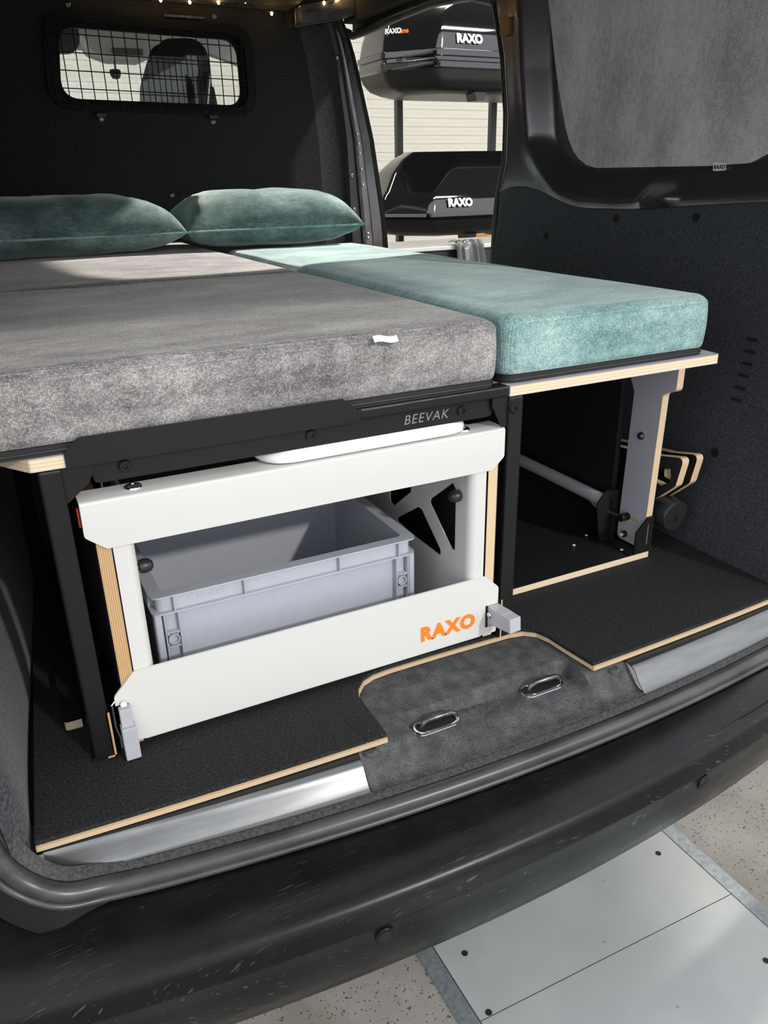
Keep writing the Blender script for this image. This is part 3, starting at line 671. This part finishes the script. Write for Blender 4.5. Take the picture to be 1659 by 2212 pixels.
lp_ = MB().prism(fillet([(.022, .3965, 0), (.022, .370, .006), (.565, .370, .01), (.565, .3965, 0)], .004, 4), .010, .0125, 'xz').build('letter_plate', 'black', bf, bevel=.0005)
text_mesh('lettering', 'BEEVAK', .0185, 'tube_d', lp_, face_mat((.456, .0097, .3835), (1, 0, 0), (0, 0, 1)), .0002, -.0001, .22, 1.12, label='cut-out BEEVAK lettering')
bo = MB().lathe([(.0075, 0), (.0075, .002), (.006, .0035), (.0035, .0035), (.003, .0015)], (0, 0, 0), (0, -1, 0), 18).build('bolt', 'black', bf)
copies(bo, [(.057, .010, .385), (.288, .010, .385), (.513, .010, .385), (.594, .0, .379)], bf)
for x0, x1, s in ((-.012, .022, 1), (.560, .586, -1)):
    MB().prism(fillet([(x0, .3965, 0), (x1, .3965, 0), (x1, .385, .004), (lerp(x0, x1, .5+.25*s), .372, .004), (x0 if s > 0 else x1, .352 if s > 0 else .352, .002), (x0 if s > 0 else x0, .352, .002)][:5] if s > 0 else [(x0, .3965, 0), (x1, .3965, 0), (x1, .352, .002), (x1-.008, .352, .002), (x0+.006, .374, .004), (x0, .385, .004)], .003, 3), .004, .0065, 'xz').build('corner_gusset', 'black', bf)
for x0 in (-.036, .586):
    box('side_rail', (x0, .026, .372), (x0+.025, .70, .396), 'black', bf, .002)
    box('floor_rail', (x0+.004, .026, .001), (x0+.021, .70, .02), 'black', bf, .001)
box('rear_beam', (-.011, .70, .372), (.586, .726, .396), 'black', bf, .002)
for x0, x1 in ((-.0085, -.0055), (.5815, .5845)):
    pass
# L-shaped runner profiles at the drawer corners
for x, s in ((-.0095, 1), (.5845, -1)):
    MB().prism([(x, .004), (x-.011*s, .004), (x-.011*s, .0065), (x-.0025*s, .0065), (x-.0025*s, .072), (x, .072)] if s > 0 else [(x, .004), (x, .072), (x+.0015, .072), (x+.0015, .004)], -.004, .60, 'xz').build('runner', ['film', 'film'], bf)
    box('runner_end', (min(x, x-.0025*s), -.0048, .004), (max(x, x-.0025*s), -.0042, .072), 'ply_d', bf, 0)
box('runner_end', (-.0205, -.0048, .004), (-.0095, -.0042, .0065), 'ply_d', bf, 0)
# boards
bb = thing('bed_board', 'grey laminated plywood board under the grey mattress', 'board', (.25, .9, .397))
MB().prism(fillet([(-.30, .045), (-.072, .045, .004), (-.042, .0005, .004), (-.0052, .0005, 0), (-.0052, .027, 0), (.585, .027, 0), (.585, 1.78, 0), (-.30, 1.78, 0)], .004, 4), .397, .4118, side=1).build('panel', ['lam', 'ply_z'], bb, bevel=.0006)
eb = thing('extension_board', 'grey laminated plywood extension board under the teal mattress', 'board', (.8, .7, .397))
MB().prism(fillet([(.5868, .0005, 0), (.997, .0005, .006), (.999, .03, .02), (.999, 1.45, .004), (.5868, 1.45, .0)], .004, 4), .397, .4118, side=1).build('panel', ['lam', 'ply_z'], eb, bevel=.0006)
MB().prism([(.573, .05), (.583, .05), (.583, 1.4), (.573, 1.4)], .4122, .4142, side=1).build('joint_strip', ['ply_z', 'ply_z'], eb)
# support leg of the extension board
lg = thing('support_leg', 'tall grey plywood support leg under the extension board', 'support leg', (.99, .12, .02))
leg_o = fillet([(.070, .3965, 0), (.070, .336, .010), (.098, .327, .012), (.1024, .09, 0), (.1024, .021, .003), (.165, .021, .010), (.171, .028, .008), (.166, .315, .0), (.182, .345, .012), (.182, .3965, 0)], .006, 5)
MB().prism([leg_o], .985, 1.0, 'yz', 0, 1).build('leg_panel', ['lam', 'ply_x'], lg, bevel=.0007)
MB().lathe([(.0075, 0), (.0075, .002), (.005, .006), (.002, .0075)], (.985, .137, .238), (-1, 0, 0), 16).build('screw', 'darksteel', lg, smooth=True)
br = thing('leg_bracket', 'black folded steel bracket holding the foot of the support leg', 'bracket', (.99, .14, .015))
MB().prism([fillet([(.962, .0165), (1.002, .0165), (1.002, .088), (.987, .088), (.983, .083), (.962, .062)], .003, 3), rrect(.9885, .9945, .030, .074, .003, 4)], .098, .1015, 'xz').build('front_plate', 'black', br, bevel=.0005)
MB().prism([(.098, .0165), (.19, .0165), (.19, .0445), (.103, .03)], 1.0025, 1.0045, 'yz').build('side_plate', 'black', br)
MB().prism(fillet([(.945, .0165), (.982, .0165), (.982, .120), (.950, .120), (.932, .100), (.932, .086)], .004, 3), .176, .179, 'xz').build('rear_plate', 'black', br, bevel=.0005)
MB().prism(fillet([(.16, .0165), (.24, .0165), (.24, .03), (.205, .092), (.181, .099), (.172, .099), (.172, .03)], .004, 3), .966, .969, 'yz').build('inner_plate', 'black', br)
box('base_plate', (.955, .103, .0142), (1.0, .24, .0165), 'black', br, .0005)
lv = MB().tube([(.9845, .148, .073), (.965, .148, .073)], .0075, 12).build('clamp_hub', 'black', br, smooth=True)
MB().tube([(.972, .148, .073), (.966, .165, .0745), (.962, .178, .0755), (.960, .190, .0765)], [.003, .0034, .006, .006], 10).build('clamp_lever', 'darksteel', lv, smooth=True)
MB().lathe([(.0065, 0), (.0065, .006), (.005, .0075)], (.9845, .150, .035), (-1, 0, 0), 14).build('lock_pin', 'black', br)
MB().lathe([(.0035, 0), (.0035, .0035), (.002, .005)], (.977, .150, .035), (-1, 0, 0), 10).build('pin_tip', 'tag', br)
for y0, y1, z in ((.118, .142, .072), (.112, .142, .033)):
    MB().prism(rrect(y0, y1, z-.003, z+.003, .0029), .9842, .9849, 'yz').build('slot', 'ply_x', br)
# black-faced plywood base board and inner storage
ib = thing('storage_base', 'black-faced plywood base board on the mat beside the drawer', 'board', (.81, .14, 0))
MB().prism(rrect(.612, 1.003, .102, .196, .001, 2), .0006, .0138, side=1).build('front_board', ['film_hex', 'ply_z'], ib, bevel=.0006)
MB().prism(rrect(.612, 1.003, .198, .90, .001, 2), .0006, .0125, side=1).build('rear_board', ['film', 'ply_z'], ib, bevel=.0006)
cp = MB().lathe([(.003, 0), (.003, .0015), (.0015, .002)], (0, 0, 0), (0, 0, 1), 10).build('screw_cap', 'tag', ib)
copies(cp, [(.893, .190, .014), (.955, .125, .0168), (.945, .215, .0135)], ib)
tb = thing('folded_table', 'black panel with a grey tube stowed behind the support leg', 'table', (.97, .4, .1))
MB().tube([(.95, .182, .101), (.95, .80, .101)], .0125, 16).build('leg_tube', 'tube', tb, smooth=True)
MB().prism(fillet([(.20, .042), (.235, .056), (.45, .088), (.85, .10), (.85, .394), (.186, .394), (.186, .06)], .004, 3), .972, .984, 'yz', 0, 1).build('table_panel', ['film', 'film'], tb)
MB().prism(fillet([(.186, .05), (.25, .075), (.25, .083), (.186, .062)], .003, 3), .9715, .976, 'yz').build('panel_edge', 'ply_x', tb)
hb = thing('swivel_hub', 'round black plastic hub beside the foot of the support leg', 'hub', (1.04, .1, .08))
MB().lathe([(.020, .05), (.028, .045), (.029, .022), (.0315, .018), (.032, -.004), (.029, -.008), (.012, -.0085), (.0, -.0085)], (1.052, .100, .079), (.02, 1, .10), 28).build('cap', 'matte_shell', hb, smooth=True)
h2 = MB().lathe([(.004, 0), (.004, .0008)], (0, 0, 0), (-.02, -1, -.10), 12).build('pin_hole', 'dark', hb)
copies(h2, [(1.068, .0905, .086), (1.037, .0922, .070)], hb)
box('nameplate', (1.0485, .0908, .069), (1.0555, .0935, .087), 'black', hb, .0005)
MB().tube([(1.0, .165, .07), (1.03, .15, .08)], .016, 14).build('socket', 'matte_shell', hb, smooth=True)
for x0, lab in ((1.034, 'black-faced plywood hook panel nearer the support leg'), (1.070, 'black-faced plywood hook panel nearer the felt side wall')):
    hp_ = [fillet([(.076, .204, .010), (.14, .190), (.30, .172), (.30, .085), (.20, .080), (.140, .097, .006), (.087, .146, .014)], .010, 5),
           fillet([(.099, .176), (.152, .160), (.150, .138), (.120, .136), (.102, .150)], .005, 4)]
    o = thing('hook_panel', lab, 'panel', (x0, .19, .09), 'plywood hook panels')
    MB().prism(hp_, x0, x0+.017, 'yz', 0, 1).build('panel', ['film', 'ply_x'], o, bevel=.0006)
MB().tube([(1.03, .21, .082), (1.10, .21, .082)], .006, 8)
ob = thing('floor_board', 'black-faced plywood board lying on the mat left of the bed frame', 'board', (-.045, .3, 0))
MB().prism(fillet([(-.063, .083, .006), (-.040, .083, 0), (-.040, .68, 0), (-.058, .68, 0)], .003, 4), .0006, .0145, side=1).build('panel', ['film', 'ply_z'], ob, bevel=.0006)

# ================================================================== DRAWER
dr = thing('pull_out_drawer', 'white steel pull-out drawer with plywood sides under the bed', 'drawer', (.29, .3, .005))
def bent_bar():
    # front face with chamfered lower corners plus a top flange, joined by a small bend
    m = MB(); r = .004
    lo = [(.0, .352-r), (.0, .310), (.022, .2916), (.562, .2916), (.581, .309), (.581, .352-r)]
    lo = fillet([(*lo[0], 0), (*lo[1], .006), (*lo[2], .006), (*lo[3], .006), (*lo[4], .006), (*lo[5], 0)], .004, 4)
    m.prism(lo, 0, .0025, 'xz')
    arc = [(r-r*math.cos(a), .352-r+r*math.sin(a)) for a in lin(0, PI/2, 6)]
    inn = [(r-(r-.0025)*math.cos(a), .352-r+(r-.0025)*math.sin(a)) for a in lin(0, PI/2, 6)]
    m.prism(arc+[(.042, .352), (.042, .3495)]+inn[::-1], 0, .581, 'yz')
    return m
MB_ = bent_bar(); MB_.build('top_bar', 'white', dr, smooth=True, bevel=.0004)
bot = fillet([(.0, .0755, 0), (.0, .088, .010), (.028, .118, .012), (.556, .118, .012), (.581, .094, .010), (.581, .066, 0), (.563, .066, .002), (.563, .026, .003), (.579, .026, 0), (.579, .015, .002), (.017, .015, .002), (.017, .0755, .004)], .004, 4)
bb_ = MB().prism(bot, 0, .0025, 'xz').build('front_panel', 'white', dr, bevel=.0005)
text_mesh('lettering', 'RAXO', .0318, 'orange', bb_, face_mat((.490, -.0003, .0465), (1, 0, 0), (0, 0, 1)), .0002, .0018, 0, 1.16, label='orange RAXO lettering')
sh = MB().lathe([(.0105, 0), (.0105, .001), (.009, .003), (.004, .0038), (.0035, .0028)], (0, 0, 0), (0, 0, 1), 24).build('cap_screw', 'chrome', dr, smooth=True)
copies(sh, [(.065, .024, .352), (.523, .022, .352)], dr)
for side, xa, xb_, lab in (('l', .010, .0275, ''), ('r', .5565, .574, '')):
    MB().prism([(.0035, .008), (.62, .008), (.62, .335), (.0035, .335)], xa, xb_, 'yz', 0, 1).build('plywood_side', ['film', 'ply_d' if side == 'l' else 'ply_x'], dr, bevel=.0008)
H1 = fillet([(.0525, .261), (.044, .252), (.044, .150), (.055, .150), (.123, .2035), (.119, .211)], .004, 4)
H2 = fillet([(.160, .182), (.148, .182), (.087, .134), (.087, .123), (.19, .123), (.245, .128)], .004, 4)
H3 = fillet([(.265, .30), (.185, .26), (.185, .200), (.249, .151), (.263, .156)], .004, 4)
for sgn, xo in ((1, .0545), (-1, .5275)):
    # front flange, rounded bend and perforated side wall
    R_ = .012; m = MB()
    fl0 = xo-.026*sgn
    out = [(fl0, .003), (xo-R_*sgn, .003)] + [(xo-R_*sgn+R_*sgn*math.sin(a), .003+R_-R_*math.cos(a)) for a in lin(.2, PI/2, 7)]
    inn = [(xo-.002*sgn-(R_-.002)*sgn+(R_-.002)*sgn*math.sin(a), .005+(R_-.002)-(R_-.002)*math.cos(a)) for a in lin(PI/2, 0, 8)] + [(fl0, .005)]
    m.prism(out+inn, .012, .345, 'xy'); o = m.build('side_flange', 'white', dr, smooth=True)
    a, b = sorted((xo, xo-.002*sgn))
    MB().prism([[(.003+R_, .012), (.60, .012), (.60, .345), (.003+R_, .345)], H1, H2, H3], a, b, 'yz').build('side_wall', 'white', dr)
    rb = MB().lathe([(.0045, -.002), (.0045, .002), (.0085, .003), (.0095, .009), (.008, .016), (.004, .0195), (.001, .02)], (xo, .031 if sgn < 0 else .024, .248), (sgn, 0, 0), 18).build('rubber_stop', 'matte_shell', dr, smooth=True)
    # black liner sheet seen through the cut-outs
    a, b = sorted((xo-.0265*sgn, xo-.0255*sgn))
box('drawer_floor', (.029, .004, .010), (.553, .60, .0135), 'white', dr, .0005)
box('drawer_back', (.029, .60, .010), (.553, .615, .33), 'film', dr, .0005)
# red plastic clip at the left end
box('red_clip', (-.003, .012, .318), (-.0005, .020, .342), 'redplug', dr, .0008)
# grey latches
la = MB(); la.box((.0015, -.014, .036), (.0165, -.003, .0755)); la.box((.0, -.020, .002), (.0185, -.003, .050))
l1 = la.build('latch', 'latch', dr, bevel=.0012)
for k in range(9): box('grip_rib', (.0015, -.0206, .031+k*.0021), (.017, -.0198, .032+k*.0021), 'latch', l1, 0)
MB().lathe([(.004, 0), (.004, .002)], (.009, -.004, .0775), (0, -1, .3), 12).build('latch_pivot', 'chrome', l1, smooth=True)
MB().tube([(-.001, -.003, .084), (-.005, -.003, .080), (-.005, -.003, .045), (-.002, -.003, .03), (-.002, -.003, .012)], .0014, 6).build('latch_wire', 'chrome', l1)
def hexa(a, b, w, h0, h1):
    """tapered bar from a to b"""
    a = Vector(a); b = Vector(b); t = (b-a).normalized(); u = t.cross(Vector((0, 0, 1))).normalized(); q = u.cross(t)
    v = []
    for p, h in ((a, h0), (b, h1)):
        for su, sq in ((-1, -1), (1, -1), (1, 1), (-1, 1)): v.append(p+u*su*w/2+q*sq*h/2)
    return MB().add(v, [(0, 1, 2, 3), (4, 7, 6, 5), (0, 4, 5, 1), (1, 5, 6, 2), (2, 6, 7, 3), (3, 7, 4, 0)])
l2 = hexa((.572, .004, .0495), (.577, -.054, .0545), .0215, .030, .0235).build('latch', 'latch', dr, bevel=.0012)
for k in range(8):
    t = .42+k*.035; p = Vector((.572, .004, .0495)).lerp(Vector((.577, -.054, .0545)), t); hh = lerp(.030, .0235, t)/2
    box('grip_rib', (p.x-.0095, p.y-.0005, p.z+hh-.0006), (p.x+.0095, p.y+.0005, p.z+hh+.0008), 'latch', l2, 0)
MB().lathe([(.0055, 0), (.0055, .001), (.004, .0025), (.001, .003)], (.5615, -.006, .052), (-1, 0, 0), 14).build('latch_pivot', 'chrome', l2, smooth=True)
box('latch_plate', (.5585, -.002, .028), (.5625, .004, .066), 'dark', l2, .0005)

# white wash basin resting on the top bar
wbn = thing('wash_basin', 'shallow white plastic basin resting on the top bar of the drawer', 'basin', (.375, .12, .3525))
def rr3(ins, z, r, back=0): return [(p[0], p[1], z) for p in rrect(.220+ins, .531-ins*.6, .001+back, .26-ins, r, 8)]
lv_ = [rr3(.022, .3527, .030, .014), rr3(.010, .3531, .040, .006), rr3(.003, .3555, .046, .001), rr3(0, .3605, .048, .0005), rr3(.0, .3655, .048, .004), rr3(.002, .371, .048, .0125), rr3(.003, .378, .047, .017), rr3(.003, .3865, .047, .019), rr3(.006, .388, .045, .022), rr3(.012, .382, .04, .028), rr3(.03, .358, .03, .045)]
m = MB(); n = len(lv_[0]); m.grid([[R[j] for R in lv_] for j in range(n)], closed_u=True)
for R in (lv_[0], lv_[-1]):
    b = len(m.v); m.v += R; m.f.append(tuple(range(b, b+n))); m.m.append(0)
m.build('bowl', 'white_pl', wbn, smooth=True)

# ================================================================== EURO CONTAINER 400 x 300 x 170
ec = thing('stacking_crate', 'grey plastic stacking crate standing inside the white drawer', 'crate', (.27, .21, .0138))
X0, X1, Y0, Y1, Z0, Z1 = .069, .469, .060, .360, .014, .180
IN = .010                      # set-back of the wall behind the rim
RZ = Z1-.026
wo = rrect(X0+IN, X1-IN, Y0+IN, Y1-IN, .012); wi = rrect(X0+.015, X1-.015, Y0+.015, Y1-.015, .010)
MB().prism([wo, wi], Z0, Z1-.001).build('wall', 'greypl', ec, smooth=False)
MB().prism(wo, Z0, Z0+.004).build('bottom', 'greypl', ec)
ro = rrect(X0, X1, Y0, Y1, .014)
MB().prism([ro, rrect(X0+.0175, X1-.0175, Y0+.0175, Y1-.0175, .008)], Z1-.0022, Z1).build('rim_top', 'greypl', ec, bevel=.0008)
MB().prism([ro, wo], RZ-.0011, RZ+.0011).build('rim_lower', 'greypl', ec, bevel=.0003)
MB().prism([rrect(X0+IN-.0035, X1-IN+.0035, Y0+IN-.0035, Y1-IN+.0035, .012), wo], RZ, Z1-.002).build('rim_band', 'greypl', ec)
ribs = [X0+.030, X0+.128, X1-.128, X1-.030]
rbm = MB().box((-.0009, -.0003, RZ), (.0009, IN, Z1-.001)).build('rim_rib', 'greypl', ec)
copies(rbm, [(x, Y0, 0) for x in ribs]+[(x, Y1-IN, 0) for x in ribs], ec)
rb2 = MB().box((0, -.0009, RZ), (IN, .0009, Z1-.001)).build('rim_rib', 'greypl', ec)
copies(rb2, [(x, y, 0) for x in (X0, X1-IN) for y in (Y0+.03, Y0+.1, Y1-.1, Y1-.03)], ec)
for sx_, xc in ((1, X0), (-1, X1)):
    # corner column: upright ribs, cross ribs, moulded ring
    for d in (.0145, .034):
        a, b = sorted((xc+(d-.0008)*sx_, xc+(d+.0008)*sx_)); box('column_rib', (a, Y0+.0012, Z0), (b, Y0+IN, RZ), 'greypl', ec, 0)
    for zz in (RZ-.031, RZ-.053):
        a, b = sorted((xc+.0145*sx_, xc+.034*sx_)); box('column_rib', (a, Y0+.0012, zz-.0008), (b, Y0+IN, zz+.0008), 'greypl', ec, 0)
    c = (xc+.0243*sx_, Y0+.0045, RZ-.042)
    MB().lathe([(.0062, .0055), (.0078, .0055), (.0078, -.0033), (.0062, -.0033), (.0062, .002), (.0, .002)], c, (0, 1, 0), 22).build('moulded_ring', 'greypl', ec)
    cc = Vector(c)
    for ang in (45, 135, 225, 315):
        d = Vector((math.cos(math.radians(ang)), 0, math.sin(math.radians(ang)))); p = cc+d*.0075; q = cc+d*.0118
        MB().tube([p+Vector((0, .001, 0)), q+Vector((0, .001, 0))], .0012, 5).build('ring_web', 'greypl', ec)
    a, b = sorted((xc+.002*sx_, xc+.0120*sx_)); box('corner_column', (a, Y0+.003, Z0), (b, Y0+.02, RZ), 'greypl', ec, .0025)
for yy in (Y1-.02,):
    for xc in (X0+.002, X1-.012): box('corner_column', (xc, yy, Z0), (xc+.01, yy+.017, RZ), 'greypl', ec, .0025)
text_mesh('lettering', 'EG 43/17', .0105, 'greypl', ec, face_mat((X0+.082, Y0+IN-.0037, RZ+.012), (1, 0, 0), (0, 0, 1)), .0003, .0002, label='embossed lettering')

# ================================================================== MATTRESSES AND PILLOWS
def cushion(x0, x1, y0, y1, z0, z1, rx, rz, crown=.004, seed=0, n=(34, 40, 10)):
    def ax(a, b, r, k):
        e = 6; return [a+r*i/e for i in range(e)] + lin(a+r, b-r, k) + [b-r+r*(i+1)/e for i in range(e)]
    X, Y, Z = ax(x0, x1, rx, n[0]), ax(y0, y1, rx, n[1]), ax(z0, z1, rz, n[2])
    def mp(x, y, z):
        qx = min(max(x, x0+rx), x1-rx); qy = min(max(y, y0+rx), y1-rx); qz = min(max(z, z0+rz), z1-rz)
        dx, dy, dz = (x-qx)/rx, (y-qy)/rx, (z-qz)/rz; L = math.sqrt(dx*dx+dy*dy+dz*dz)
        mx = max(abs(dx), abs(dy), abs(dz))
        if L > 1e-9: k = mx/L; dx, dy, dz = dx*k, dy*k, dz*k
        px, py, pz = qx+dx*rx, qy+dy*rx, qz+dz*rz
        u = (x-x0)/(x1-x0)*2-1; v = (y-y0)/(y1-y0)*2-1; t = (z-z0)/(z1-z0)
        if t > .5: pz += crown*(1-u**4)*(1-v**4)*(t-.5)*2
        b = 1-(2*t-1)**2; px += crown*.7*b*(abs(u)**8)*(1 if u > 0 else -1); py += crown*.7*b*(abs(v)**8)*(1 if v > 0 else -1)
        nz = noise.noise(Vector((px*5+seed, py*5, pz*7)))*.0022
        pz += nz*(1 if t > .5 else 0); py += nz*.6*(abs(v)**6)
        return (px, py, pz)
    m = MB()
    m.grid([[mp(x, y, z1) for y in Y] for x in X]); m.grid([[mp(x, y, z0) for y in Y] for x in X])
    m.grid([[mp(x, y0, z) for z in Z] for x in X]); m.grid([[mp(x, y1, z) for z in Z] for x in X])
    m.grid([[mp(x0, y, z) for z in Z] for y in Y]); m.grid([[mp(x1, y, z) for z in Z] for y in Y])
    return m, mp
def build_cushion(nm, mt, parent, m):
    o = m.build(nm, mt, parent); bm = bmesh.new(); bm.from_mesh(o.data); bmesh.ops.remove_doubles(bm, verts=bm.verts, dist=1e-5)
    bmesh.ops.recalc_face_normals(bm, faces=bm.faces)
    for f in bm.faces: f.smooth = True
    bm.to_mesh(o.data); bm.free(); return o
ZB, ZT = .4155, .5055
def mattress(name, label, mt, x0, x1, y0, y1, seed, zip_=True, crown=.004, zt=ZT, zb=ZB):
    t = thing(name, label, 'mattress', ((x0+x1)/2, (y0+y1)/2, zb-.003))
    m, mp = cushion(x0, x1, y0, y1, zb, zt, .022, .014, crown, seed)
    cv = build_cushion('cover', mt, t, m)
    if zip_:
        r = rrect(x0+.005, x1-.005, y0+.005, y1-.005, .024, 6); ri = rrect(x0+.02, x1-.02, y0+.02, y1-.02, .012, 6)
        MB().prism(rrect(x0+.0005, x1-.0005, y0+.0005, y1-.0005, .024, 6), zb-.0032, zb+.0085).build('zip_tape', 'zip', t, bevel=.001)
        zp = [(x, y, zb+.001) for x, y in rrect(x0+.0003, x1-.0003, y0+.0003, y1-.0003, .024, 6)]
        MB().tube(zp, .0012, 6, closed=True).build('zip_teeth', 'matte_shell', t)
    return t, mp
t1, mp1 = mattress('mattress', 'grey woven mattress at the rear with a black zip along its base', 'grey_fab', -.13, .570, .005, .743, 1.3)
sp = [mp1(x, .0165, ZT-.0005) for x in lin(-.11, .55, 60)]
pp = [(p[0], p[1]-.004, p[2]-.0012) for p in sp]
MB().tube([(p[0], p[1], p[2]+.0006*math.sin(i*2.4)) for i, p in enumerate(pp)], .0013, 6).build('seam', 'grey_fab', t1)
tgx = MB().grid([[(.372+.034*i/6, -.0025-.003*j, .5035-.002*i/6-.0035*j+.0012*math.sin(i*1.1)) for j in range(3)] for i in range(7)]).build('sewn_tag', 'tag', t1, label='small white sewn tag')
so = tgx.modifiers.new('thick', 'SOLIDIFY'); so.thickness = .0006
mattress('mattress', 'grey woven mattress under the pillows', 'grey_fab', -.13, .570, .749, 1.76, 5.1)
mattress('mattress', 'long teal woven mattress beside the sliding door', 'teal_fab', .584, .978, .012, 1.36, 9.7, zt=.5065)

def pillow(name, label, cx, cy, z0, L, W, T, rz, tilt=0, seed=0):
    t = thing(name, label, 'pillow', (cx, cy, z0))
    def P(u, v, s):
        e = 1-.10*(1-abs(v)**2.2)*(1 if True else 0); e2 = 1-.10*(1-abs(u)**2.2)
        x = u*L/2*(1-.045*(1-v*v)); y = v*W/2*(1-.07*(1-u*u))
        h = max(0, (1-abs(u)**4.2))**.44*max(0, (1-abs(v)**3.6))**.46
        hh = T*(.66 if s > 0 else .34)*h
        hh *= 1+.10*noise.noise(Vector((x*9+seed, y*9, s)))
        edge = max(abs(u), abs(v))
        wr = .006*math.sin(u*31+seed+3*noise.noise(Vector((u*3, v*3, seed))))*max(0, edge-.62)*2.2*(1-edge)*4
        z = s*hh+wr*.8
        return x, y, z
    c, sn = math.cos(rz), math.sin(rz)
    def W_(p):
        x, y, z = p; z2 = z+tilt*y
        return (cx+x*c-y*sn, cy+x*sn+y*c, z0+T*.34+z2)
    n = 44; g_ = [math.sin(PI/2*max(-1, min(1, a))) for a in lin(-1, 1, n)]
    m = MB()
    for s in (1, -1): m.grid([[W_(P(u, v, s)) for v in g_] for u in g_])
    build_cushion('cover', 'velvet', t, m)
    pts = []
    for i in range(40): pts.append((lerp(-1, 1, i/40), -1))
    for i in range(24): pts.append((1, lerp(-1, 1, i/24)))
    for i in range(40): pts.append((lerp(1, -1, i/40), 1))
    for i in range(24): pts.append((-1, lerp(1, -1, i/24)))
    MB().tube([W_(P(u, v, 1)) for u, v in pts], .0032, 6, closed=True).build('piping', 'teal_fab', t, smooth=True)
    return t
pillow('pillow', 'plump teal velvet pillow at the left with its far side against the partition', .165, 1.47, .5095, .60, .36, .148, .02, 0, 2.0)
pillow('pillow', 'plump teal velvet pillow at the right, its corner over the teal mattress', .732, 1.48, .5095, .505, .36, .150, -.02, 0, 7.0)
